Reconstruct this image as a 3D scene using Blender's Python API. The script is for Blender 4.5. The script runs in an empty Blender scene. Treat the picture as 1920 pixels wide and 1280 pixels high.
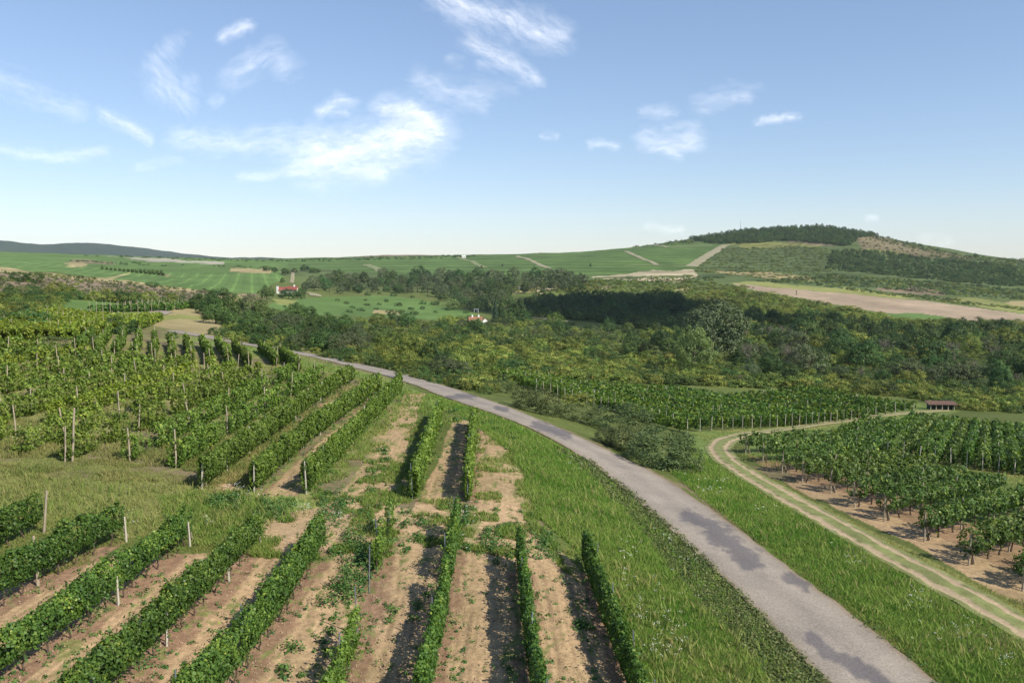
import bpy, math, random
import numpy as np
from mathutils import Vector, Matrix, Quaternion
R = math.radians
rng = np.random.default_rng(7)
random.seed(7)
scene = bpy.context.scene
COL = scene.collection
# ------------------------------------------------------------------ camera
H0 = 14.0
F_PX = 1493.0
PITCH = math.atan(160.0 / F_PX)
CP, SP = math.cos(PITCH), math.sin(PITCH)
cam = bpy.data.cameras.new('camera')
cam.sensor_width = 36; cam.lens = 36 * F_PX / 1920
cam.clip_start = 0.5; cam.clip_end = 90000
camo = bpy.data.objects.new('camera', cam); COL.objects.link(camo)
camo.location = (0, 0, H0); camo.rotation_euler = (R(90) - PITCH, 0, 0)
scene.camera = camo

SUN_EL, SUN_H = R(42), (0.80, -0.60)
S = Vector((SUN_H[0] * math.cos(SUN_EL), SUN_H[1] * math.cos(SUN_EL), math.sin(SUN_EL)))

# ------------------------------------------------------------------ numpy noise
def _hash(ix, iy, seed):
    n = (ix.astype(np.int64) * 374761393 + iy.astype(np.int64) * 668265263 + seed * 1274126177) & 0x7fffffff
    n = ((n ^ (n >> 13)) * 1103515245 + 12345) & 0x7fffffff
    n = ((n ^ (n >> 15)) * 668265263) & 0x7fffffff
    return ((n ^ (n >> 12)) & 0xfffff) / 1048575.0
def vnoise(x, y, seed=0):
    x = np.asarray(x, float); y = np.asarray(y, float)
    ix = np.floor(x); iy = np.floor(y)
    fx = x - ix; fy = y - iy
    fx = fx * fx * (3 - 2 * fx); fy = fy * fy * (3 - 2 * fy)
    a = _hash(ix, iy, seed); b = _hash(ix + 1, iy, seed); c = _hash(ix, iy + 1, seed); d = _hash(ix + 1, iy + 1, seed)
    return (a * (1 - fx) + b * fx) * (1 - fy) + (c * (1 - fx) + d * fx) * fy
def fbm(x, y, oct=4, seed=0, gain=.5):
    s = 0; a = 1; t = 0; x = np.asarray(x, float); y = np.asarray(y, float)
    for i in range(oct):
        s = s + a * vnoise(x, y, seed + i * 17); t += a; a *= gain; x = x * 2.03 + 11.3; y = y * 2.03 + 5.7
    return s / t            # 0..1, mean .5
def sstep(a, b, x):
    t = np.clip((x - a) / (b - a), 0, 1); return t * t * (3 - 2 * t)

# ------------------------------------------------------------------ terrain heights
# relief surveyed along bearings: (distance in metres, height in metres)
PROF = {
 -300: [(20,1.5),(60,2.5),(100,4),(150,6),(200,7.5),(260,9.5),(300,11),(450,8),(700,9),(1000,14),(1200,22),(2000,10),(3000,0),(7000,-60)],
 0:    [(20,1.2),(60,1.8),(100,2.8),(150,5),(200,6.6),(260,8.4),(300,9.3),(450,6),(700,6),(1000,11),(1200,20),(2000,10),(3000,0),(7000,-60)],
 240:  [(20,1),(50,1),(100,1.3),(130,1.2),(165,0.6),(200,1.2),(240,3),(300,4.2),(360,2),(500,-1),(700,-2),(1000,4),(1400,9),(2000,2),(3000,0),(7000,-60)],
 480:  [(20,.3),(50,.4),(90,.5),(120,0),(150,-1),(200,-3),(300,-6),(420,-8),(550,-8),(700,-5),(900,0),(1300,8),(1800,2),(3000,-10),(7000,-60)],
 720:  [(20,0),(45,.2),(80,0),(96,-.4),(112,-1.6),(140,-4),(190,-7),(260,-11),(380,-17),(500,-20),(600,-20),(750,-16),(900,-10),(1050,-4),(1500,16),(2000,10),(3000,-20),(7000,-60)],
 960:  [(20,0),(45,0),(72,-.6),(90,-2.2),(100,-3.4),(140,-6.6),(190,-10),(270,-14.5),(400,-22),(500,-26),(560,-26),(620,-24),(720,-15),(850,-8.8),(1000,-2.7),(1500,17),(1900,14),(3000,-20),(7000,-60)],
 1200: [(20,-.3),(35,-.8),(60,-2.2),(75,-4.3),(100,-7.4),(130,-11),(170,-14.5),(220,-17.5),(300,-21),(400,-26),(520,-28),(620,-20),(720,-13),(850,-7),(1000,0),(1500,32),(2000,28),(3000,0),(7000,-60)],
 1440: [(20,-1),(30,-1.5),(42,-2.2),(60,-3.6),(75,-5.2),(100,-8.4),(115,-11),(155,-13.5),(210,-17),(240,-19),(330,-21.6),(450,-22.5),(560,-20),(680,-15.8),(780,-12.2),(900,-7),(1050,0),(1350,23),(1650,66),(2200,60),(3500,0),(7000,-60)],
 1680: [(20,-1.5),(30,-2),(40,-2.8),(53,-3.6),(66,-4.8),(82,-6.6),(110,-10),(145,-14.2),(185,-18),(240,-21),(310,-23),(420,-25),(500,-26),(580,-25.5),(680,-24),(780,-20),(900,-10),(1100,7),(1300,31),(1450,48),(1800,40),(3000,0),(7000,-60)],
 1920: [(20,-2),(31,-2.6),(38,-3),(45,-3.4),(60,-4.8),(80,-7),(110,-11),(150,-15.5),(190,-19),(250,-22),(330,-24.5),(450,-27),(520,-27.5),(600,-28),(700,-26),(850,-19),(1000,-5),(1150,8),(1500,0),(3000,-20),(7000,-60)],
 2300: [(20,-3),(31,-3.8),(45,-5),(60,-6.4),(80,-9),(110,-13),(150,-17),(190,-20),(250,-23),(330,-25),(450,-27),(600,-28),(850,-20),(1150,4),(1500,0),(3000,-20),(7000,-60)],
}
NA, NY = 900, 700
A_ = np.linspace(-1.05, 1.05, NA)
LY = np.linspace(math.log(20), math.log(7000), NY)
_us = sorted(PROF); _as = np.array([(u - 960) / F_PX for u in _us])
_rows = []
for u in _us:
    p = PROF[u]; _rows.append(np.interp(LY, np.log([q[0] for q in p]), [q[1] for q in p]))
_rows = np.array(_rows)                                   # (k, NY)
T = np.empty((NA, NY))
for j in range(NY): T[:, j] = np.interp(A_, _as, _rows[:, j])
def _blur(M, axis, sig):
    r = int(sig * 3); k = np.exp(-.5 * (np.arange(-r, r + 1) / sig) ** 2); k /= k.sum()
    pad = [(0, 0), (0, 0)]; pad[axis] = (r, r)
    P = np.pad(M, pad, mode='edge')
    return np.apply_along_axis(lambda m: np.convolve(m, k, mode='valid'), axis, P)
T = _blur(T, 0, 14); T = _blur(T, 1, 7)
# ridge line of the right-hand hill: bearing pixel -> skyline pixel of the ground
SKY_U = [-300,0,120,240,400,480,560,640,720,800,880,960,1040,1100,1150,1200,1280,1350,1400,1440,1520,1560,1600,1640,1700,1760,1800,1840,1880,1920,2000,2300]
SKY_V = [471,473,476,480,486,487,486,483,479,478,478.5,477,475,471,467,463,452,441,433,430,427,429,434,443,456,467,476,483,487,491,494,500]
RID_U = [-300,0,240,480,720,960,1200,1440,1680,1920,2300]
RID_Y = [1200,1200,1400,1300,1500,1500,1500,1650,1450,1150,1150]
def slope_v(v):
    return np.tan(np.arctan((640 - np.asarray(v, float)) / F_PX) - PITCH)
for i, a in enumerate(A_):
    u = 960 + a * F_PX
    yr = np.interp(u, RID_U, RID_Y); vr = np.interp(u, SKY_U, SKY_V)
    zr = H0 + yr * slope_v(vr)
    zi = np.interp(math.log(yr), LY, T[i])
    w = sstep(math.log(.62 * yr), math.log(yr), LY) * (1 - sstep(math.log(1.25 * yr), math.log(2.2 * yr), LY))
    T[i] += w * (zr - zi)
T = _blur(T, 0, 3); T = _blur(T, 1, 3)
def height(x, y, rough=True):
    x = np.asarray(x, float); y = np.asarray(y, float)
    yy = np.maximum(y, 20.0)
    fa = np.clip((x / yy - A_[0]) / (A_[1] - A_[0]), 0, NA - 1.001)
    fy = np.clip((np.log(yy) - LY[0]) / (LY[1] - LY[0]), 0, NY - 1.001)
    ia = fa.astype(int); iy = fy.astype(int); fa = fa - ia; fy = fy - iy
    z = (T[ia, iy] * (1 - fa) + T[ia + 1, iy] * fa) * (1 - fy) + (T[ia, iy + 1] * (1 - fa) + T[ia + 1, iy + 1] * fa) * fy
    if rough:
        z = z + (fbm(x / 9, y / 9, 3, 5) - .5) * .22
        far = sstep(150, 500, y)
        z = z + far * (fbm(x / 60, y / 60, 3, 9) - .5) * 4.0
    return z
# pixel of the photograph -> point on the ground
YS = np.exp(np.linspace(math.log(8), math.log(6800), 1500))
def ground(u, v):
    u = np.atleast_1d(np.asarray(u, float)); v = np.atleast_1d(np.asarray(v, float))
    dx = (u - 960) / F_PX; dy = (640 - v) / F_PX
    den = CP + dy * SP; a = dx / den; s = (dy * CP - SP) / den
    out = np.empty((len(u), 3))
    B = 400
    for k in range(0, len(u), B):
        aa = a[k:k+B, None]; ss = s[k:k+B, None]
        X = aa * YS[None]; Zr = H0 + ss * YS[None]
        D = Zr - height(X, np.broadcast_to(YS[None], X.shape))
        hit = D < 0
        j = np.where(hit.any(1), hit.argmax(1), len(YS) - 1); j = np.maximum(j, 1)
        r = np.arange(len(j))
        d0 = D[r, j - 1]; d1 = D[r, j]; t = np.clip(d0 / (d0 - d1 + 1e-9), 0, 1)
        Y = YS[j - 1] * (1 - t) + YS[j] * t
        out[k:k+B, 0] = aa[:, 0] * Y; out[k:k+B, 1] = Y
    out[:, 2] = height(out[:, 0], out[:, 1])
    return out
def to_px(x, y, z):
    z = z - H0; f = y * CP - z * SP; up = y * SP + z * CP
    f = np.maximum(f, .01)
    return 960 + F_PX * x / f, 640 - F_PX * up / f
def inpoly(u, v, poly):
    c = np.zeros(np.shape(u), bool); n = len(poly)
    for i in range(n):
        x0, y0 = poly[i]; x1, y1 = poly[(i + 1) % n]
        if y0 == y1: continue
        m = ((y0 > v) != (y1 > v)) & (u < (x1 - x0) * (v - y0) / (y1 - y0) + x0)
        c ^= m
    return c

# ------------------------------------------------------------------ object helpers
def tag(o, label=None, cat=None, group=None, kind=None):
    if label: o['label'] = label
    if cat: o['category'] = cat
    if group: o['group'] = group
    if kind: o['kind'] = kind
    return o
def link(name, data, parent=None, loc=None, rot=None, scale=None):
    o = bpy.data.objects.new(name, data); COL.objects.link(o)
    if parent: o.parent = parent
    if loc is not None: o.location = loc
    if rot is not None: o.rotation_euler = rot
    if scale is not None: o.scale = scale
    return o
def np_mesh(name, verts, faces, mat=None, attrs=None, smooth=False):
    """faces: (M,k) int array (all the same size) or list of such arrays"""
    me = bpy.data.meshes.new(name)
    if not isinstance(faces, list): faces = [faces]
    faces = [np.asarray(f, np.int32) for f in faces if len(f)]
    nv = len(verts); nl = sum(f.size for f in faces); nf = sum(len(f) for f in faces)
    me.vertices.add(nv); me.vertices.foreach_set('co', np.asarray(verts, np.float32).ravel())
    me.loops.add(nl); me.polygons.add(nf)
    me.loops.foreach_set('vertex_index', np.concatenate([f.ravel() for f in faces]))
    starts = []; o = 0
    for f in faces:
        starts.append(o + np.arange(len(f)) * f.shape[1]); o += f.size
    me.polygons.foreach_set('loop_start', np.concatenate(starts).astype(np.int32))
    if smooth: me.polygons.foreach_set('use_smooth', np.ones(nf, bool))
    for k, (typ, arr) in (attrs or {}).items():
        at = me.attributes.new(k, typ, 'POINT')
        key = {'FLOAT': 'value', 'FLOAT_COLOR': 'color', 'FLOAT_VECTOR': 'vector', 'INT': 'value'}[typ]
        at.data.foreach_set(key, np.asarray(arr, np.int32 if typ == 'INT' else np.float32).ravel())
    me.update(calc_edges=True)
    if mat: me.materials.append(mat)
    return me
class MB:
    """collects boxes, tubes and prisms into one mesh"""
    def __init__(s): s.v = []; s.f = []
    def add(s, v, f):
        o = len(s.v); s.v += [tuple(p) for p in v]; s.f += [tuple(i + o for i in q) for q in f]; return s
    def box(s, x0, x1, y0, y1, z0, z1):
        return s.add([(x0,y0,z0),(x1,y0,z0),(x1,y1,z0),(x0,y1,z0),(x0,y0,z1),(x1,y0,z1),(x1,y1,z1),(x0,y1,z1)],
                     [(3,2,1,0),(4,5,6,7),(0,1,5,4),(1,2,6,5),(2,3,7,6),(3,0,4,7)])
    def tube(s, pts, rad, n=6, cap=True):
        pts = [Vector(p) for p in pts]; o = len(s.v); k = len(pts)
        if not hasattr(rad, '__len__'): rad = [rad] * k
        for i, p in enumerate(pts):
            d = (pts[min(i+1, k-1)] - pts[max(i-1, 0)]).normalized()
            a = d.orthogonal().normalized() if abs(d.z) < .9 else Vector((1, 0, 0)).cross(d).normalized()
            if a.length < .5: a = d.orthogonal().normalized()
            b = d.cross(a)
            for j in range(n):
                t = 2 * math.pi * j / n
                q = p + (a * math.cos(t) + b * math.sin(t)) * rad[i]; s.v.append(tuple(q))
        for i in range(k - 1):
            for j in range(n):
                j2 = (j + 1) % n
                s.f.append((o+i*n+j, o+i*n+j2, o+(i+1)*n+j2, o+(i+1)*n+j))
        if cap:
            s.f.append(tuple(o + (k-1)*n + j for j in range(n)))
            s.f.append(tuple(o + n-1-j for j in range(n)))
        return s
    def mesh(s, name, mat, smooth=False):
        me = bpy.data.meshes.new(name); me.from_pydata(s.v, [], s.f)
        if smooth: me.polygons.foreach_set('use_smooth', np.ones(len(s.f), bool))
        me.update(); me.materials.append(mat); return me
    def build(s, name, mat, parent=None, smooth=False, **k):
        return link(name, s.mesh(name, mat, smooth), parent, **k)

def unit(v): return v / np.maximum(np.linalg.norm(v, axis=-1, keepdims=True), 1e-9)
LEAF_SHAPE = np.array([(0, -.5, 0), (.46, .05, .14), (0, .58, -.05), (-.46, .05, .14)])
def leaf_cards(P, N, size, rnd, shape=LEAF_SHAPE):
    n = len(P); N = unit(N)
    r = unit(rnd.normal(size=(n, 3))); t = unit(np.cross(N, r)); b = np.cross(N, t)
    size = np.broadcast_to(np.asarray(size, float), (n,))
    L = shape[None] * size[:, None, None]
    V = P[:, None] + L[..., 0:1] * t[:, None] + L[..., 1:2] * b[:, None] + L[..., 2:3] * N[:, None]
    k = len(shape)
    Fq = np.arange(n * k).reshape(n, k)
    return V.reshape(-1, 3), Fq

# ------------------------------------------------------------------ materials
def new_mat(name):
    m = bpy.data.materials.new(name); m.use_nodes = True; nt = m.node_tree; nt.nodes.clear()
    out = nt.nodes.new('ShaderNodeOutputMaterial'); return m, nt, out
def N(nt, t, **kw):
    n = nt.nodes.new(t)
    for k, v in kw.items():
        if k.startswith('i_'):
            key = k[2:]; key = int(key) if key.isdigit() else key.replace('_', ' ')
            n.inputs[key].default_value = v
        else: setattr(n, k, v)
    return n
def ramp(nt, fac, stops):
    r = nt.nodes.new('ShaderNodeValToRGB'); e = r.color_ramp.elements
    while len(e) < len(stops): e.new(.5)
    for q, (p, c) in zip(e, stops): q.position = p; q.color = (*c, 1)
    if fac is not None: nt.links.new(fac, r.inputs[0])
    return r
def rgbmix(nt, a, b, fac, mode='MIX'):
    m = nt.nodes.new('ShaderNodeMix'); m.data_type = 'RGBA'; m.blend_type = mode
    for s, v in ((m.inputs[0], fac), (m.inputs[6], a), (m.inputs[7], b)):
        if hasattr(v, 'is_output') or isinstance(v, bpy.types.NodeSocket): nt.links.new(v, s)
        elif isinstance(v, (int, float)): s.default_value = v
        else: s.default_value = (*v, 1)
    return m.outputs[2]
def leaf_mat(name, stops, var=.35, trans=.3, rough=.55, gain=1.6):
    """leaf colours over the 'tint' of each leaf, each plant a little different"""
    m, nt, out = new_mat(name)
    at = N(nt, 'ShaderNodeAttribute', attribute_name='tint')
    oi = N(nt, 'ShaderNodeObjectInfo')
    r = ramp(nt, at.outputs['Fac'], [(p_, tuple(x * gain for x in c_)) for p_, c_ in stops])
    hsv = N(nt, 'ShaderNodeHueSaturation')
    mr = N(nt, 'ShaderNodeMapRange', i_3=.5 - .022 * var / .35, i_4=.5 + .03 * var / .35); nt.links.new(oi.outputs['Random'], mr.inputs[0])
    mul = N(nt, 'ShaderNodeMath', operation='MULTIPLY', i_1=7.31); nt.links.new(oi.outputs['Random'], mul.inputs[0])
    fr = N(nt, 'ShaderNodeMath', operation='FRACT'); nt.links.new(mul.outputs[0], fr.inputs[0])
    mv = N(nt, 'ShaderNodeMapRange', i_3=1 - var, i_4=1 + var); nt.links.new(fr.outputs[0], mv.inputs[0])
    nt.links.new(mr.outputs[0], hsv.inputs['Hue']); nt.links.new(mv.outputs[0], hsv.inputs['Value']); nt.links.new(r.outputs[0], hsv.inputs['Color'])
    p = N(nt, 'ShaderNodeBsdfPrincipled', i_Roughness=rough); p.inputs['Specular IOR Level'].default_value = .25
    nt.links.new(hsv.outputs[0], p.inputs['Base Color'])
    tr = N(nt, 'ShaderNodeBsdfTranslucent'); tc = rgbmix(nt, hsv.outputs[0], (1.0, 1.05, .35), 1.0, 'MULTIPLY'); nt.links.new(tc, tr.inputs[0])
    mx = N(nt, 'ShaderNodeMixShader', i_0=trans)
    nt.links.new(p.outputs[0], mx.inputs[1]); nt.links.new(tr.outputs[0], mx.inputs[2]); nt.links.new(mx.outputs[0], out.inputs[0])
    return m
def plain_mat(name, col, col2=None, scale=4.0, rough=.85, bump=0, stretch=(1, 1, 1), metal=0):
    m, nt, out = new_mat(name)
    tc = N(nt, 'ShaderNodeTexCoord'); mp = N(nt, 'ShaderNodeMapping'); mp.inputs['Scale'].default_value = stretch
    nt.links.new(tc.outputs['Object'], mp.inputs[0])
    nz = N(nt, 'ShaderNodeTexNoise', i_Scale=scale, i_Detail=6.0, i_Roughness=.65); nt.links.new(mp.outputs[0], nz.inputs['Vector'])
    r = ramp(nt, nz.outputs[0], [(.3, col), (.7, col2 or tuple(c * .7 for c in col))])
    p = N(nt, 'ShaderNodeBsdfPrincipled', i_Roughness=rough, i_Metallic=metal); nt.links.new(r.outputs[0], p.inputs['Base Color'])
    p.inputs['Specular IOR Level'].default_value = .3
    if bump:
        b = N(nt, 'ShaderNodeBump', i_Strength=.6, i_Distance=bump); nt.links.new(nz.outputs[0], b.inputs['Height']); nt.links.new(b.outputs[0], p.inputs['Normal'])
    nt.links.new(p.outputs[0], out.inputs[0]); return m

M = {}
M['vine'] = leaf_mat('vine_leaves', [(0, (.024,.054,.011)), (.45, (.049,.096,.017)), (.8, (.088,.145,.024)), (1, (.18,.22,.04))], .12, .32, .45)
M['vine_dark'] = leaf_mat('dark_vine_leaves', [(0, (.024,.048,.011)), (.45, (.052,.090,.019)), (.8, (.095,.138,.027)), (1, (.17,.20,.04))], .15, .3, .5, 1.7)
M['vine_old'] = leaf_mat('old_vine_leaves', [(0, (.044,.076,.014)), (.45, (.088,.132,.021)), (.8, (.122,.176,.028)), (1, (.20,.23,.04))], .18, .32, .5)
M['vine_yellow'] = leaf_mat('yellowing_vine_leaves', [(0, (.058,.09,.014)), (.4, (.115,.158,.02)), (.75, (.165,.205,.025)), (1, (.25,.26,.04))], .15, .34, .5)
M['tree'] = leaf_mat('tree_leaves', [(0, (.018,.036,.010)), (.5, (.034,.062,.015)), (1, (.072,.098,.024))], .35, .22, .55, 1.9)
M['tree_grey'] = leaf_mat('grey_tree_leaves', [(0, (.045,.06,.026)), (.5, (.075,.095,.042)), (1, (.115,.135,.066))], .22, .22, .55, 1.5)
M['willow'] = leaf_mat('willow_leaves', [(0, (.062,.095,.028)), (.5, (.105,.15,.046)), (1, (.16,.20,.075))], .10, .28, .55, 2.0)
M['conifer'] = leaf_mat('conifer_needles', [(0, (.010,.022,.010)), (.6, (.020,.038,.015)), (1, (.036,.056,.022))], .3, .08, .6, 1.4)
M['scrub'] = leaf_mat('scrub_leaves', [(0, (.040,.058,.012)), (.5, (.078,.098,.020)), (.85, (.125,.140,.028)), (1, (.20,.17,.045))], .34, .28, .55, 2.25)
M['bush'] = leaf_mat('bush_leaves', [(0, (.030,.046,.014)), (.5, (.058,.078,.024)), (1, (.11,.125,.045))], .3, .2, .55, 1.7)
M['weed'] = leaf_mat('weed_leaves', [(0, (.035,.085,.022)), (.6, (.07,.14,.032)), (1, (.12,.19,.05))], .2, .3, .55, 1.25)
M['bark'] = plain_mat('bark', (.10,.075,.05), (.05,.038,.027), 6, .9, .02)
M['dead'] = plain_mat('dead_twigs', (.26,.22,.18), (.14,.115,.09), 3, .9)
M['vinewood'] = plain_mat('vine_wood', (.12,.085,.06), (.06,.042,.03), 9, .9, .01)
M['post'] = plain_mat('weathered_post', (.44,.37,.27), (.26,.21,.15), 5, .9, .005, (1, 1, .3))
M['concrete'] = plain_mat('concrete_post', (.50,.46,.38), (.35,.32,.26), 6, .9, .003)
M['steel'] = plain_mat('galvanised_post', (.33,.36,.40), (.20,.22,.25), 9, .45, 0, (1, 1, .2), .6)

# grass blades
def grass_mat(name):
    m, nt, out = new_mat(name)
    at = N(nt, 'ShaderNodeAttribute', attribute_name='Col')
    d = N(nt, 'ShaderNodeBsdfDiffuse'); tr = N(nt, 'ShaderNodeBsdfTranslucent'); mx = N(nt, 'ShaderNodeMixShader', i_0=.42)
    nt.links.new(at.outputs['Color'], d.inputs[0]); nt.links.new(at.outputs['Color'], tr.inputs[0])
    nt.links.new(d.outputs[0], mx.inputs[1]); nt.links.new(tr.outputs[0], mx.inputs[2]); nt.links.new(mx.outputs[0], out.inputs[0]); return m
M['grass'] = grass_mat('grass_blades')

# ------------------------------------------------------------------ land cover
C = dict(soil=(.385,.272,.160), soil2=(.30,.20,.12), lush=(.135,.215,.042), grass=(.155,.21,.055), lane=(.225,.23,.085), dry=(.33,.275,.14), sand=(.46,.39,.26),
         olive=(.105,.130,.036), field=(.100,.168,.046), field2=(.100,.165,.044), dark=(.035,.055,.018), brown=(.20,.155,.105), plough=(.31,.24,.17), woodfloor=(.05,.065,.02),
         litter=(.18,.15,.085), yellowgrass=(.22,.23,.075), hill=(.095,.130,.045), track=(.37,.28,.18), pale=(.34,.32,.25))
# rows of the lower and upper near blocks, traced at the foot of the vines, near end first
NEAR = {
 'A': [(-260,1150),(-40,1050),(70,998)], 'B': [(-230,1262),(0,1140),(110,1076),(225,1014)], 'C': [(-80,1345),(22,1272),(169,1169),(352,1021)],
 'D': [(130,1385),(240,1276),(336,1182),(482,1029)], 'E': [(345,1395),(450,1269),(491,1216),(600,1040)], 'F': [(600,1400),(646,1280),(668,1224),(713,1051),(734,999)],
 'G': [(775,1400),(805,1280),(831,1164),(850,1040),(858,1000)], 'H': [(1020,1400),(1000,1280),(988,1180),(974,1059)], 'I': [(1215,1400),(1176,1280),(1140,1180),(1097,1059)],
 'D2': [(379,918),(573,772),(660,716)], 'E2': [(477,922),(565,843),(712,733)], 'F2': [(575,926),(719,769),(750,734)], 'G2': [(777,935),(800,860),(824,787)], 'H2': [(877,941),(883,870),(888,800)]}
NEAR3 = {k: ground([p[0] for p in v], [p[1] for p in v]) for k, v in NEAR.items()}
ROAD_L = [(230,600),(253,592),(290,581.5)]
def road_side(pts): return ground([p[0] for p in pts], [p[1] for p in pts])
LEFT = [(1680,1420),(1590,1330),(1542,1280),(1505,1235),(1467,1194),(1430,1156),(1392,1122),(1355,1085),(1317,1047),(1280,1011),(1240,976),(1202,946),(1165,912),(1127,884),(1090,858),(1052,837),(1015,819),(974,800),(914,779),(879,764),(843,749.5),(794,733.5),(758,719.5),(702,700),(666,690),(631,680.5),(595,671),(560,664),(500,655),(467,649),(433,642.5),(400,636),(367,630.5),(333,624.5),(313,620)]
RIGHT = [(1930,1420),(1830,1340),(1745,1277),(1685,1222),(1640,1186),(1602,1156),(1557,1122),(1512,1087),(1467,1059),(1430,1030),(1392,999),(1355,969),(1317,944),(1280,916),(1240,890),(1165,849),(1105,822),(1067,805),(1027,790),(985,774),(949,762),(914,748),(879,733.5),(829,720),(787,708.5),(751,699.5),(702,687),(641,673),(595,664),(560,658),(500,650),(467,643.5),(433,637),(400,631),(367,626),(333,620.5),(313,616.5)]

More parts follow.
